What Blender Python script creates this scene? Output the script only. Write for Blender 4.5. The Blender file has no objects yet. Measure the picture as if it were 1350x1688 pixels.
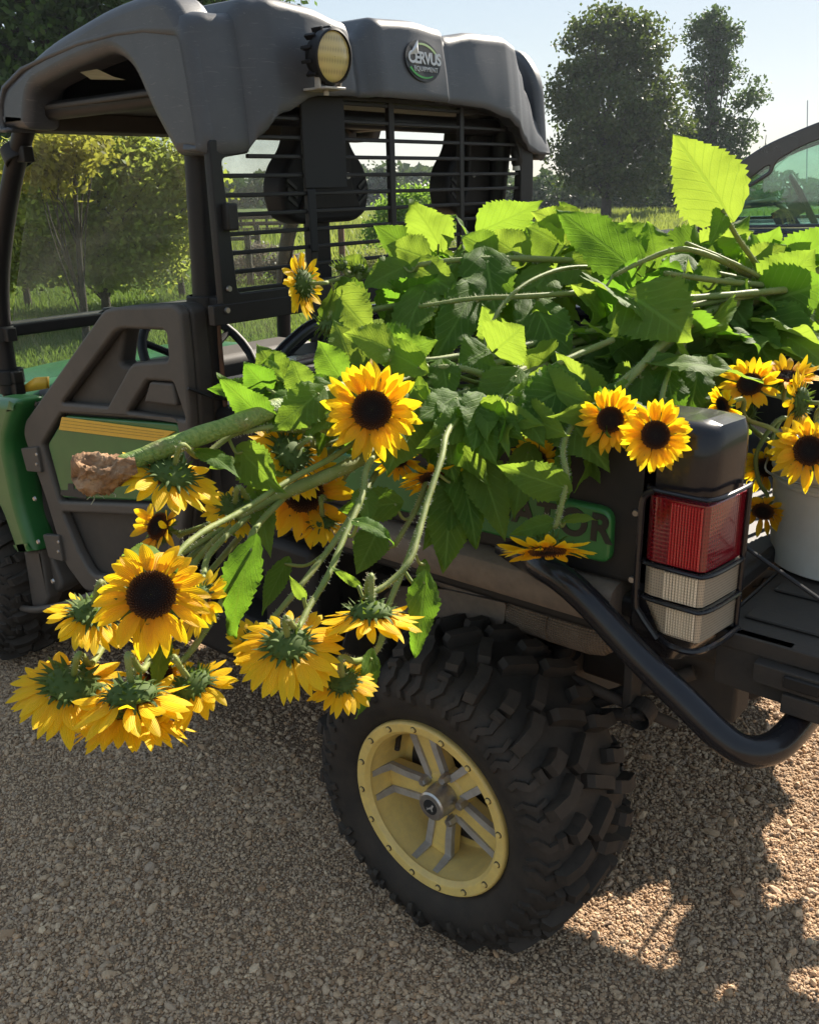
import bpy, bmesh, math, random
import numpy as np
from mathutils import Vector, Matrix
R = math.radians
random.seed(7); rng = np.random.default_rng(7)
SC = bpy.context.scene
COL = SC.collection

# ------------------------------------------------------------------ camera
CAM = np.array([0.9839, -1.9672, 1.4943])
YAW, PITCH, ROLL, FPX = 2.2768, -0.3367, -0.0250, 1521.87
PW, PH = 1350.0, 1688.0
def _basis():
    cy, sy, cp, sp = math.cos(YAW), math.sin(YAW), math.cos(PITCH), math.sin(PITCH)
    f = np.array([cy*cp, sy*cp, sp]); r = np.array([sy, -cy, 0.0]); u = np.cross(r, f)
    c, s = math.cos(ROLL), math.sin(ROLL)
    return f, r*c+u*s, u*c-r*s
CF, CR, CU = _basis()
def ray(px, py): return CF + CR*(px-PW/2)/FPX - CU*(py-PH/2)/FPX
def on(px, py, ax, val):                    # the point of a real plane (x, y or z = val) seen at a photo pixel
    d = ray(px, py); return CAM + d*((val-CAM[ax])/d[ax])
def at(px, py, dep): return CAM + ray(px, py)*dep
def cdir(a, b, c):                          # a direction given as right, up, towards the viewer
    v = CR*a+CU*b-CF*c; return v/np.linalg.norm(v)
cd = bpy.data.cameras.new('camera'); cam = bpy.data.objects.new('camera', cd); COL.objects.link(cam)
cd.sensor_fit = 'HORIZONTAL'; cd.sensor_width = 36.0; cd.lens = 36.0*FPX/PW
cd.clip_start = 0.02; cd.clip_end = 3000
m = Matrix(((CR[0], CU[0], -CF[0], CAM[0]), (CR[1], CU[1], -CF[1], CAM[1]), (CR[2], CU[2], -CF[2], CAM[2]), (0, 0, 0, 1)))
cam.matrix_world = m; SC.camera = cam

# ------------------------------------------------------------------ sky, sun, exposure
SUN_AZ, SUN_EL = 95.0, 34.0
w = bpy.data.worlds.new('World'); SC.world = w; w.use_nodes = True
nt = w.node_tree; nt.nodes.clear()
sky = nt.nodes.new('ShaderNodeTexSky'); sky.sky_type = 'NISHITA'; sky.sun_disc = False
sky.sun_elevation = R(SUN_EL); sky.sun_rotation = R(90-SUN_AZ); sky.air_density = 1.0; sky.dust_density = 0.25; sky.ozone_density = 1.3
bg = nt.nodes.new('ShaderNodeBackground'); bg.inputs[1].default_value = 0.10
wo = nt.nodes.new('ShaderNodeOutputWorld')
gm = nt.nodes.new('ShaderNodeGamma'); gm.inputs[1].default_value = 0.22      # evens the sky out: hazy summer morning
hs = nt.nodes.new('ShaderNodeHueSaturation'); hs.inputs['Saturation'].default_value = 2.1; hs.inputs['Value'].default_value = 1.85
nt.links.new(sky.outputs[0], gm.inputs[0]); nt.links.new(gm.outputs[0], hs.inputs['Color']); nt.links.new(hs.outputs[0], bg.inputs[0]); nt.links.new(bg.outputs[0], wo.inputs[0])
sl = bpy.data.lights.new('sun', 'SUN'); sl.energy = 4.4; sl.angle = R(0.5); sl.color = (1.0, 0.91, 0.78)
so = bpy.data.objects.new('sun', sl); COL.objects.link(so)
SV = np.array([math.cos(R(SUN_AZ))*math.cos(R(SUN_EL)), math.sin(R(SUN_AZ))*math.cos(R(SUN_EL)), math.sin(R(SUN_EL))])
so.rotation_euler = Vector(-SV).to_track_quat('-Z', 'Y').to_euler(); so.location = (0, 6, 8)
SC.view_settings.view_transform = 'Standard'; SC.view_settings.look = 'None'
SC.view_settings.gamma = 1.0; SC.view_settings.exposure = 1.62
SC.view_settings.use_curve_mapping = False
SC.render.engine = 'CYCLES'
SC.cycles.max_bounces = 8; SC.cycles.transparent_max_bounces = 12; SC.cycles.caustics_reflective = False; SC.cycles.caustics_refractive = False
SC.cycles.use_denoising = True

# ------------------------------------------------------------------ materials
class NT:
    def __init__(s, name):
        s.m = bpy.data.materials.new(name); s.m.use_nodes = True; s.t = s.m.node_tree; s.t.nodes.clear()
        s.out = s.t.nodes.new('ShaderNodeOutputMaterial')
    def n(s, kind, **kw):
        nd = s.t.nodes.new('ShaderNode'+kind)
        for k, v in kw.items():
            if k.startswith('i_'):
                nd.inputs[k[2:].replace('_', ' ')].default_value = v
            else: setattr(nd, k, v)
        return nd
    def l(s, a, b): s.t.links.new(a, b)
    def ramp(s, fac, stops, interp='LINEAR'):
        nd = s.n('ValToRGB'); nd.color_ramp.interpolation = interp
        el = nd.color_ramp.elements
        while len(el) < len(stops): el.new(0.5)
        for e, (p, c) in zip(el, stops):
            e.position = p; e.color = (c[0], c[1], c[2], 1) if hasattr(c, '__len__') else (c, c, c, 1)
        s.l(fac, nd.inputs[0]); return nd.outputs[0]
    def mix(s, fac, a, b, mode='MIX'):
        nd = s.n('MixRGB', blend_type=mode)
        for i, v in ((0, fac), (1, a), (2, b)):
            if hasattr(v, 'is_linked') or hasattr(v, 'links'): s.l(v, nd.inputs[i])
            elif i == 0: nd.inputs[0].default_value = v
            else: nd.inputs[i].default_value = (v[0], v[1], v[2], 1)
        return nd.outputs[0]
    def noise(s, scale, detail=4, rough=.55, dist=0, vec=None):
        nd = s.n('TexNoise'); nd.inputs['Scale'].default_value = scale; nd.inputs['Detail'].default_value = detail
        nd.inputs['Roughness'].default_value = rough; nd.inputs['Distortion'].default_value = dist
        s.l(vec if vec is not None else s.coord(), nd.inputs['Vector']); return nd.outputs['Fac']
    def coord(s, which='Object'):
        if not hasattr(s, 'tc'): s.tc = s.n('TexCoord')
        return s.tc.outputs[which]
    def bump(s, h, strength=.3, dist=.01, prev=None):
        nd = s.n('Bump'); nd.inputs['Strength'].default_value = strength; nd.inputs['Distance'].default_value = dist
        s.l(h, nd.inputs['Height'])
        if prev is not None: s.l(prev, nd.inputs['Normal'])
        return nd.outputs[0]
    def math(s, op, a, b=None, c=None):
        nd = s.n('Math', operation=op)
        for i, v in enumerate((a, b, c)):
            if v is None: continue
            if hasattr(v, 'links'): s.l(v, nd.inputs[i])
            else: nd.inputs[i].default_value = v
        return nd.outputs[0]
    def bsdf(s, color, rough=.5, metal=0, normal=None, spec=.5, coat=0, trans=0):
        b = s.n('BsdfPrincipled')
        for k, v in (('Base Color', color), ('Roughness', rough), ('Metallic', metal), ('Specular IOR Level', spec), ('Coat Weight', coat), ('Transmission Weight', trans)):
            if hasattr(v, 'links'): s.l(v, b.inputs[k])
            elif k == 'Base Color': b.inputs[k].default_value = (v[0], v[1], v[2], 1)
            else: b.inputs[k].default_value = v
        if normal is not None: s.l(normal, b.inputs['Normal'])
        s.l(b.outputs[0], s.out.inputs[0]); return b

def mat_surf(name, col, col2=None, rough=.5, rough2=None, metal=0, scale=8, bumps=.15, bdist=.003, bscale=120, spec=.5, coat=0, dust=0, dustcol=(.16, .12, .085), streak=None):
    t = NT(name)
    col2 = col2 or tuple(c*.7 for c in col)
    n1 = t.noise(scale, 6, .6)
    c = t.mix(t.ramp(n1, [(.35, 0), (.65, 1)]), col, col2)
    if streak:                                   # scratches
        mp = t.n('Mapping'); mp.inputs['Scale'].default_value = (4, 3, 30); mp.inputs['Rotation'].default_value = (.5, .7, .2); t.l(t.coord(), mp.inputs[0])
        s1 = t.noise(6, 3, .7, 1.5, mp.outputs[0])
        c = t.mix(t.math('MULTIPLY', t.ramp(s1, [(.62, 0), (.66, 1)]), .38), c, streak)
    if dust:
        g = t.n('NewGeometry'); sp = t.n('SeparateXYZ'); t.l(g.outputs['Normal'], sp.inputs[0])
        d1 = t.noise(scale*2.3, 7, .7)
        up = t.math('MULTIPLY_ADD', sp.outputs['Z'], .35, .45)
        f = t.math('MULTIPLY', t.ramp(t.math('ADD', t.math('MULTIPLY', d1, .6), t.math('MULTIPLY', up, .5)), [(.35, 0), (.75, 1)]), dust)
        c = t.mix(f, c, dustcol)
    r = t.math('MULTIPLY_ADD', n1, (rough2 if rough2 else rough+.12)-rough, rough)
    h = t.noise(bscale, 5, .6)
    t.bsdf(c, r, metal, t.bump(h, bumps, bdist), spec, coat)
    return t.m

M = {}
M['black_plastic'] = mat_surf('black_plastic', (.007, .007, .008), (.011, .011, .011), .46, .62, scale=6, bumps=.2, bdist=.0015, bscale=500, dust=.10, spec=.3)
M['faded_plastic'] = mat_surf('faded_plastic', (.064, .067, .076), (.042, .045, .053), .36, .52, scale=4, bumps=.25, bdist=.001, bscale=400, streak=(.17, .16, .155), dust=.10, dustcol=(.16, .14, .12))
M['door_plastic'] = mat_surf('door_plastic', (.062, .054, .046), (.050, .044, .038), .55, .7, scale=5, bumps=.2, bdist=.0012, bscale=600, dust=.5, dustcol=(.13, .10, .075))
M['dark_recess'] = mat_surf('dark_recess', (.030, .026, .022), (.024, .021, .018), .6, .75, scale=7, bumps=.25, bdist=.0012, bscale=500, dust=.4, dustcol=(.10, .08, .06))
M['black_metal'] = mat_surf('black_metal', (.006, .006, .008), (.010, .010, .011), .40, .55, scale=12, bumps=.08, bdist=.001, bscale=200, dust=.06, spec=.3)
M['gloss_black'] = mat_surf('gloss_black', (.008, .008, .012), (.012, .012, .014), .16, .3, scale=14, bumps=.05, bdist=.001, bscale=90, coat=.2, dust=.05, spec=.28)
M['green_paint'] = mat_surf('green_paint', (.020, .145, .030), (.016, .120, .026), .28, .42, scale=9, bumps=.04, bdist=.001, bscale=200, dust=.09)
M['yellow_paint'] = mat_surf('yellow_paint', (.86, .62, .17), (.76, .53, .14), .42, .58, scale=22, bumps=.1, bdist=.001, bscale=200, dust=.45, dustcol=(.34, .25, .15))
M['yellow_stripe'] = mat_surf('yellow_stripe', (.75, .42, .03), (.68, .38, .03), .4, .5, scale=20, bumps=.05, bscale=200)
M['machined'] = mat_surf('machined', (.52, .49, .45), (.38, .35, .31), .45, .62, metal=.3, scale=30, bumps=.15, bdist=.001, bscale=220, dust=.5, dustcol=(.25, .2, .15))
M['steel'] = mat_surf('steel', (.55, .53, .50), (.35, .32, .30), .28, .45, metal=.9, scale=40, bumps=.1, bdist=.001, bscale=300)
M['rust'] = mat_surf('rust', (.16, .07, .035), (.09, .05, .03), .7, .85, scale=20, bumps=.4, bdist=.002, bscale=150)
M['undercarriage'] = mat_surf('undercarriage', (.020, .017, .015), (.034, .027, .021), .7, .85, scale=14, bumps=.5, bdist=.002, bscale=160, dust=.4, dustcol=(.07, .052, .038))
M['dirty_metal'] = mat_surf('dirty_metal', (.075, .060, .048), (.12, .090, .065), .7, .85, scale=14, bumps=.5, bdist=.002, bscale=160, dust=.8, dustcol=(.22, .165, .12))
M['rubber'] = mat_surf('rubber', (.014, .013, .012), (.024, .020, .017), .66, .82, scale=10, bumps=.35, bdist=.0015, bscale=260, spec=.3, dust=.5, dustcol=(.085, .064, .046))
M['seat_vinyl'] = mat_surf('seat_vinyl', (.007, .007, .009), (.011, .011, .012), .55, .65, scale=10, bumps=.2, bdist=.001, bscale=400, spec=.3)
M['truck_paint'] = mat_surf('truck_paint', (.012, .013, .022), (.016, .014, .022), .22, .34, scale=5, bumps=.02, bscale=50, coat=.6, dust=.1)
M['chrome'] = mat_surf('chrome', (.75, .75, .75), (.6, .6, .6), .12, .2, metal=1, bumps=.02)
M['bucket_plastic'] = mat_surf('bucket_plastic', (.62, .59, .53), (.54, .50, .44), .45, .6, scale=9, bumps=.08, bscale=90, dust=.3, dustcol=(.30, .25, .19))
M['white_mark'] = mat_surf('white_mark', (.62, .64, .66), (.5, .52, .54), .5, .6, bumps=.02)
M['green_mark'] = mat_surf('green_mark', (.10, .42, .10), (.08, .36, .09), .5, .6, bumps=.02)
M['lime_mark'] = mat_surf('lime_mark', (.42, .58, .26), (.36, .50, .22), .5, .6, bumps=.02)
M['decal_black'] = mat_surf('decal_black', (.016, .017, .018), (.022, .022, .022), .45, .55, bumps=.03)
M['dark_letter'] = mat_surf('dark_letter', (.006, .010, .007), (.010, .012, .009), .4, .5, bumps=.03)
M['orange_lens'] = mat_surf('orange_lens', (.7, .2, .02), (.6, .16, .02), .3, .4, bumps=.02)
def mat_lens(name, col, sx, sy, rough=.12):
    t = NT(name)
    sp = t.n('SeparateXYZ'); t.l(t.coord(), sp.inputs[0])
    a1 = t.math('SINE', t.math('MULTIPLY', sp.outputs['Z'], sx)); a2 = t.math('SINE', t.math('MULTIPLY', t.math('ADD', sp.outputs['X'], sp.outputs['Y']), sy))
    h = t.math('MULTIPLY_ADD', t.math('ADD', a1, a2), .25, .5)
    c = t.mix(t.ramp(h, [(.05, 0), (.5, 1)]), tuple(k*.5 for k in col), col)
    b = t.bsdf(c, rough, 0, t.bump(h, .25, .0007), .6, .5)
    b.inputs['Subsurface Weight'].default_value = 0
    return t.m
M['red_dark'] = mat_lens('red_dark', (.17, .004, .010), 900, 900)
M['clear_dark'] = mat_lens('clear_dark', (.36, .30, .22), 1300, 1500)
M['red_lens'] = mat_lens('red_lens', (.42, .006, .014), 1400, 1500)
M['clear_lens'] = mat_lens('clear_lens', (.66, .58, .44), 1300, 1500)
M['lamp_lens'] = mat_lens('lamp_lens', (.52, .40, .14), 300, 1300, .3)
def mat_glass(name, tint, dust, dcol=(.6, .58, .5), refl=.08):
    t = NT(name)
    tr = t.n('BsdfTransparent'); tr.inputs[0].default_value = (*tint, 1)
    gl = t.n('BsdfGlossy'); gl.inputs['Roughness'].default_value = .02
    df = t.n('BsdfDiffuse'); df.inputs[0].default_value = (*dcol, 1)
    fr = t.n('LayerWeight'); fr.inputs[0].default_value = .12
    m1 = t.n('MixShader'); t.l(t.math('MULTIPLY_ADD', fr.outputs['Fresnel'], .7, refl*.3), m1.inputs[0]); t.l(tr.outputs[0], m1.inputs[1]); t.l(gl.outputs[0], m1.inputs[2])
    dn = t.ramp(t.noise(3.2, 6, .65, .6), [(.38, 0), (.8, 1)])
    m2 = t.n('MixShader'); t.l(t.math('MULTIPLY_ADD', dn, dust, dust*.25), m2.inputs[0]); t.l(m1.outputs[0], m2.inputs[1]); t.l(df.outputs[0], m2.inputs[2])
    t.l(m2.outputs[0], t.out.inputs[0]); return t.m
M['windscreen'] = mat_glass('windscreen', (.93, .98, .95), .28)
M['truck_glass'] = mat_glass('truck_glass', (.78, .93, .88), .10, (.4, .5, .47), .3)

# ------------------------------------------------------------------ mesh helpers
ORG = {}
def link(o, parent=None):
    COL.objects.link(o)
    if parent is not None: o.parent = parent
    return o
def empty(name, loc):
    o = bpy.data.objects.new(name, None); o.location = loc; o.empty_display_size = .1; link(o); ORG[o.name] = np.array(loc, float); return o
def tag(o, label=None, cat=None, group=None, kind=None):
    for k, v in (('label', label), ('category', cat), ('group', group), ('kind', kind)):
        if v: o[k] = v
    return o
def org(parent): return ORG[parent.name] if parent is not None and parent.name in ORG else np.zeros(3)
def finish(me, mat, smooth):
    for mm in (mat if isinstance(mat, (list, tuple)) else [mat]): me.materials.append(mm)
    if smooth is None: pass
    elif smooth is True: me.shade_smooth()
    elif smooth: me.shade_smooth(); me.set_sharp_from_angle(angle=R(smooth))
def obj(name, v, f, mat, parent=None, smooth=40, uv=None, mi=None):
    L = org(parent); me = bpy.data.meshes.new(name)
    v = np.asarray(v, float)-L
    me.from_pydata(v.tolist(), [], f); me.validate(clean_customdata=False)
    finish(me, mat, smooth)
    if uv is not None:
        ul = me.uv_layers.new(name='UVMap'); li = np.zeros(len(me.loops), int); me.loops.foreach_get('vertex_index', li)
        ul.data.foreach_set('uv', np.asarray(uv, float)[li].ravel())
    if mi is not None: me.polygons.foreach_set('material_index', mi)
    o = bpy.data.objects.new(name, me); link(o, parent); ORG[o.name] = L; return o
def fast_mesh(name, v, tris, mat, parent=None, smooth=False, n=3):
    me = bpy.data.meshes.new(name); v = np.asarray(v, np.float32)-org(parent).astype(np.float32); t = np.asarray(tris, np.int32)
    me.vertices.add(len(v)); me.vertices.foreach_set('co', v.ravel())
    me.loops.add(t.size); me.loops.foreach_set('vertex_index', t.ravel())
    me.polygons.add(len(t)); me.polygons.foreach_set('loop_start', np.arange(0, t.size, t.shape[1], dtype=np.int32))
    me.update(calc_edges=True)
    finish(me, mat, True if smooth else None)
    if not smooth: me.shade_flat()
    o = bpy.data.objects.new(name, me); link(o, parent); ORG[o.name] = org(parent); return o
class MB:
    def __init__(s): s.v = []; s.f = []; s.mi = []; s.cur = 0
    def add(s, v, f):
        b = len(s.v); s.v += [tuple(map(float, p)) for p in v]; s.f += [tuple(b+i for i in q) for q in f]; s.mi += [s.cur]*len(f); return s
    def box(s, lo, hi, rot=None, c=None):
        lo = np.minimum(lo, hi).astype(float) if False else np.array(lo, float); hi = np.array(hi, float)
        P = np.array([[(lo, hi)[i][0], (lo, hi)[j][1], (lo, hi)[k][2]] for i in (0, 1) for j in (0, 1) for k in (0, 1)])
        if rot is not None:
            cc = (lo+hi)/2 if c is None else np.array(c); P = (P-cc)@np.array(Matrix.Rotation(rot[1], 3, rot[0])).T+cc
        return s.add(P, [(0, 1, 3, 2), (4, 6, 7, 5), (0, 4, 5, 1), (2, 3, 7, 6), (0, 2, 6, 4), (1, 5, 7, 3)])
    def tube(s, pts, r, n=12, cap=True):
        pts = [np.array(p, float) for p in pts]; m_ = len(pts); rr = r if hasattr(r, '__len__') else [r]*m_
        T = []
        for i in range(m_):
            t = pts[min(i+1, m_-1)]-pts[max(i-1, 0)]; T.append(t/(np.linalg.norm(t)+1e-9))
        up = np.array([0, 0, 1.]) if abs(T[0][2]) < .9 else np.array([1., 0, 0])
        a = np.cross(T[0], up); a /= np.linalg.norm(a); V = []
        for i in range(m_):
            a = a-T[i]*(a@T[i]); a /= np.linalg.norm(a); b = np.cross(T[i], a)
            for k in range(n):
                th = 2*math.pi*k/n; V.append(pts[i]+(a*math.cos(th)+b*math.sin(th))*rr[i])
        F = [(i*n+k, i*n+(k+1) % n, (i+1)*n+(k+1) % n, (i+1)*n+k) for i in range(m_-1) for k in range(n)]
        if cap: F += [tuple(range(n))[::-1], tuple((m_-1)*n+k for k in range(n))]
        return s.add(V, F)
    def lathe(s, prof, c, ax, n=32, a0=0):          # prof = (distance along axis, radius)
        ax = np.array(ax, float); ax /= np.linalg.norm(ax)
        up = np.array([0, 0, 1.]) if abs(ax[2]) < .9 else np.array([1., 0, 0])
        a = np.cross(ax, up); a /= np.linalg.norm(a); b = np.cross(ax, a); V = []
        for (h, r) in prof:
            for k in range(n):
                th = a0+2*math.pi*k/n; V.append(np.array(c)+ax*h+(a*math.cos(th)+b*math.sin(th))*r)
        F = [(i*n+k, i*n+(k+1) % n, (i+1)*n+(k+1) % n, (i+1)*n+k) for i in range(len(prof)-1) for k in range(n)]
        return s.add(V, F)
    def grid(s, P):                                  # P[i][j] points
        ni, nj = len(P), len(P[0])
        return s.add([p for row in P for p in row], [(i*nj+j, i*nj+j+1, (i+1)*nj+j+1, (i+1)*nj+j) for i in range(ni-1) for j in range(nj-1)])
    def build(s, name, mat, parent=None, smooth=40, bevel=0, solid=0, seg=2, offset=0, subd=0):
        o = obj(name, s.v, s.f, mat, parent, smooth, mi=s.mi if isinstance(mat, (list, tuple)) else None)
        if solid:
            k = o.modifiers.new('solid', 'SOLIDIFY'); k.thickness = solid; k.offset = offset
        if bevel:
            k = o.modifiers.new('bevel', 'BEVEL'); k.width = bevel; k.segments = seg; k.limit_method = 'ANGLE'; k.angle_limit = R(35)
        if subd:
            k = o.modifiers.new('sub', 'SUBSURF'); k.levels = subd; k.render_levels = subd
        return o
def smooth_path(pts, k=6):                           # Catmull-Rom
    P = [np.array(p, float) for p in pts]; P = [2*P[0]-P[1]]+P+[2*P[-1]-P[-2]]; out = []
    for i in range(1, len(P)-2):
        for j in range(k):
            t = j/k; out.append(.5*((2*P[i])+(-P[i-1]+P[i+1])*t+(2*P[i-1]-5*P[i]+4*P[i+1]-P[i+2])*t*t+(-P[i-1]+3*P[i]-3*P[i+1]+P[i+2])*t**3))
    out.append(P[-2]); return out
def round_poly(pts, r, n=5):
    out = []; N = len(pts)
    for i in range(N):
        p = np.array(pts[i], float)[:2]; a = np.array(pts[i-1], float)[:2]; b = np.array(pts[(i+1) % N], float)[:2]
        rad = pts[i][2] if len(pts[i]) > 2 else r
        la, lb = np.linalg.norm(a-p), np.linalg.norm(b-p); d = min(rad, la*.45, lb*.45)
        p0 = p+(a-p)/la*d; p1 = p+(b-p)/lb*d
        for k in range(n+1):
            t = k/n; out.append((1-t)**2*p0+2*t*(1-t)*p+t*t*p1)
    return out
def plate(name, outer, holes, axis, pos, thick, mat, parent, bevel=.004, rad=.02, smooth=40, hrad=None, bres=2):
    """flat moulded plate; outline in (x,z) for axis 'y', (y,z) for 'x', (x,y) for 'z'; pos = centre of thickness"""
    cu = bpy.data.curves.new(name, 'CURVE'); cu.dimensions = '2D'; cu.fill_mode = 'BOTH'
    cu.extrude = max(thick/2-bevel, 1e-4); cu.bevel_depth = bevel; cu.offset = -bevel; cu.bevel_resolution = bres
    for k, poly in enumerate([outer]+list(holes)):
        q = round_poly(poly, rad if k == 0 or hrad is None else hrad)
        sp = cu.splines.new('POLY'); sp.points.add(len(q)-1); sp.use_cyclic_u = True
        for i, p in enumerate(q): sp.points[i].co = (p[0], p[1], 0, 1)
    tmp = bpy.data.objects.new('tmp', cu); COL.objects.link(tmp)
    me = bpy.data.meshes.new_from_object(tmp.evaluated_get(bpy.context.evaluated_depsgraph_get())); bpy.data.objects.remove(tmp)
    n = len(me.vertices); c = np.zeros(n*3); me.vertices.foreach_get('co', c); c = c.reshape(-1, 3); o3 = np.zeros_like(c)
    if axis == 'y': o3[:, 0] = c[:, 0]; o3[:, 2] = c[:, 1]; o3[:, 1] = pos-c[:, 2]
    elif axis == 'x': o3[:, 1] = c[:, 0]; o3[:, 2] = c[:, 1]; o3[:, 0] = pos+c[:, 2]
    else: o3[:, 0] = c[:, 0]; o3[:, 1] = c[:, 1]; o3[:, 2] = pos+c[:, 2]
    o3 -= org(parent); me.vertices.foreach_set('co', o3.ravel()); me.name = name; me.update()
    me.materials.clear(); finish(me, mat, smooth)
    o = bpy.data.objects.new(name, me); link(o, parent); ORG[o.name] = org(parent); return o
def pxs(L, ax, v):                                   # photo pixels to the 2-D coordinates of a plate
    k = {0: (1, 2), 1: (0, 2), 2: (0, 1)}[ax]; out = []
    for a in L:
        q = on(a[0], a[1], ax, v); out.append((q[k[0]], q[k[1]])+tuple(a[2:]))
    return out
def text_mesh(name, body, size, origin, xdir, ydir, mat, parent, depth=.0008, shear=0, space=1, bold=.0, align='CENTER'):
    cu = bpy.data.curves.new(name, 'FONT'); cu.body = body; cu.size = size; cu.extrude = depth; cu.align_x = align; cu.align_y = 'CENTER'; cu.shear = shear; cu.space_character = space; cu.offset = bold
    tmp = bpy.data.objects.new('tmp', cu); COL.objects.link(tmp)
    me = bpy.data.meshes.new_from_object(tmp.evaluated_get(bpy.context.evaluated_depsgraph_get())); bpy.data.objects.remove(tmp)
    n = len(me.vertices); c = np.zeros(n*3); me.vertices.foreach_get('co', c); c = c.reshape(-1, 3)
    X = np.array(xdir, float); X /= np.linalg.norm(X); Y = np.array(ydir, float); Y /= np.linalg.norm(Y); Z = np.cross(X, Y)
    w3 = np.array(origin)+c[:, :1]*X+c[:, 1:2]*Y+c[:, 2:]*Z-org(parent)
    me.vertices.foreach_set('co', w3.ravel()); me.name = name; me.update(); me.materials.clear(); finish(me, mat, None)
    o = bpy.data.objects.new(name, me); link(o, parent); ORG[o.name] = org(parent); return o
# ------------------------------------------------------------------ the farm utility vehicle
YN, YF, YC = -.68, .56, -.06
UV = empty('utility_vehicle', (-.7, YC, 0))
tag(UV, 'green and black farm utility vehicle, its open cargo bed heaped with cut sunflowers', 'utility vehicle')

# chassis, belly and cab floor
b = MB()
b.box((-1.75, -.42, .36), (.10, .30, .60)); b.box((-.62, -.60, .42), (-.46, .48, .78)); b.box((-1.5, -.62, .34), (-.70, .50, .42))
b.box((.10, -.36, .48), (.44, -.28, .66)); b.box((.10, .16, .60), (.44, .24, .70))
b.tube([(-.35, -.34, .60), (.40, -.34, .62)], .03); b.tube([(-.35, .22, .62), (.40, .22, .64)], .03)
b.build('chassis', M['undercarriage'], UV, bevel=.008)
b = MB(); b.box((-1.35, -.56, .42), (-.62, .44, .86)); b.box((-1.30, -.54, .86), (-.84, .42, .96))
b.build('seat_base', M['seat_vinyl'], UV, bevel=.03)
b = MB(); b.box((-1.78, -.55, .45), (-1.52, .43, .93)); b.box((-1.66, -.52, .86), (-1.46, .40, .985))
b.build('dashboard', M['dark_recess'], UV, bevel=.03, seg=3)
# black moulded panel behind the seats, between cab pillar and bed
b = MB(); b.box((-.76, -.64, .62), (-.53, -.46, 1.02)); b.box((-.76, -.50, .60), (-.55, .46, 1.13))
b.build('engine_cover', M['black_plastic'], UV, bevel=.02)
b = MB(); b.tube(smooth_path([(-.72, -.60, 1.00), (-.66, -.56, 1.08), (-.66, -.46, 1.15), (-.66, -.34, 1.19), (-.66, -.1, 1.195), (-.66, .42, 1.195)]), .020)
b.build('seat_rail', M['gloss_black'], UV)
b = MB(); b.tube([(-.735, -.612, .94), (-.735, -.612, 1.57)], .006, 8); b.build('seat_belt', M['rust'], UV)
# steering wheel
b = MB(); c = np.array([-1.22, -.30, 1.035]); ax = np.array([.75, 0, .66]); ax /= np.linalg.norm(ax); a1 = np.array([0, 1., 0]); a2 = np.cross(ax, a1)
b.tube([c+(a1*math.cos(t)+a2*math.sin(t))*.18 for t in np.linspace(0, 2*math.pi, 33)], .014, 10, cap=False)
for t in (.5, 2.6, 4.7): b.tube([c-ax*.02, c+(a1*math.cos(t)+a2*math.sin(t))*.175], .010, 8)
b.tube([c-ax*.3, c], .025, 10); b.build('steering_wheel', M['black_plastic'], UV)

# cab frame: roll cage tubes
b = MB()
b.tube(smooth_path([(-.735, -.62, 1.64), (-.748, -.62, 1.45), (-.765, -.62, 1.15), (-.768, -.62, .95), (-.768, -.62, .55)], 4), .030, 16)
b.tube(smooth_path([(-1.40, -.62, 1.72), (-1.56, -.62, 1.53), (-1.69, -.62, 1.32), (-1.745, -.62, 1.15), (-1.755, -.62, .98), (-1.74, -.62, .60)], 5), .027, 16)
b.tube(smooth_path([(-.70, .49, 1.72), (-.74, .50, 1.45), (-.765, .50, 1.15), (-.768, .50, .55)], 4), .030, 16)
b.tube(smooth_path([(-1.40, .50, 1.72), (-1.56, .50, 1.53), (-1.69, .50, 1.32), (-1.74, .50, 1.0), (-1.74, .50, .6)], 4), .027, 16)
b.tube([(-.72, -.62, 1.66), (-.72, .50, 1.66)], .022, 12); b.tube([(-1.42, -.62, 1.70), (-1.42, .50, 1.70)], .022, 12)
b.tube([(-1.42, -.62, 1.70), (-.72, -.60, 1.70)], .022, 12); b.tube([(-1.42, .50, 1.70), (-.72, .50, 1.70)], .022, 12)
b.tube([(-1.75, -.62, 1.135), (-1.75, .50, 1.135)], .012, 10)
FR = b.build('cab_frame', M['black_metal'], UV)
for (x, y, z, r) in ((-.766, -.62, 1.255, .040), (-.768, -.62, 1.06, .033), (-1.505, -.62, 1.605, .038), (-1.752, -.62, 1.115, .040), (-1.755, -.62, .985, .045), (-1.755, -.62, .955, .034)):
    b = MB(); b.lathe([(-.022, r-.006), (-.022, r), (.022, r), (.022, r-.006)], (x, y, z), (0 if z < 1.5 else -.55, 0, 1), 20)
    b.box((x+.02, y-.015, z-.02), (x+.062, y+.015, z+.02)); b.build('pillar_clamp', M['black_plastic'], FR, bevel=.003)

# windscreen with its lower frame
b = MB(); b.box((-.003, -.60, 0), (.003, .48, .64))
A = np.array([-1.43, 0, 1.665]); B = np.array([-1.735, 0, 1.13]); d = A-B; n3 = np.array([d[2], 0, -d[0]]); n3 /= np.linalg.norm(n3)
b = MB(); Y0, Y1 = -.595, .475
q = [B+(0, Y0, 0), B+(0, Y1, 0), A+(0, Y1, 0), A+(0, Y0, 0)]
b.add([p-n3*.0025 for p in q]+[p+n3*.0025 for p in q], [(3, 2, 1, 0), (4, 5, 6, 7), (0, 1, 5, 4), (1, 2, 6, 5), (2, 3, 7, 6), (3, 0, 4, 7)])
WS = b.build('windscreen', M['windscreen'], UV, smooth=None)
b = MB(); b.box((-1.76, Y0, 1.105), (-1.715, Y1, 1.14)); b.box((-1.745, -.28, 1.14), (-1.71, -.24, 1.155)); b.build('windscreen_frame', M['black_plastic'], WS, bevel=.006)
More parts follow.
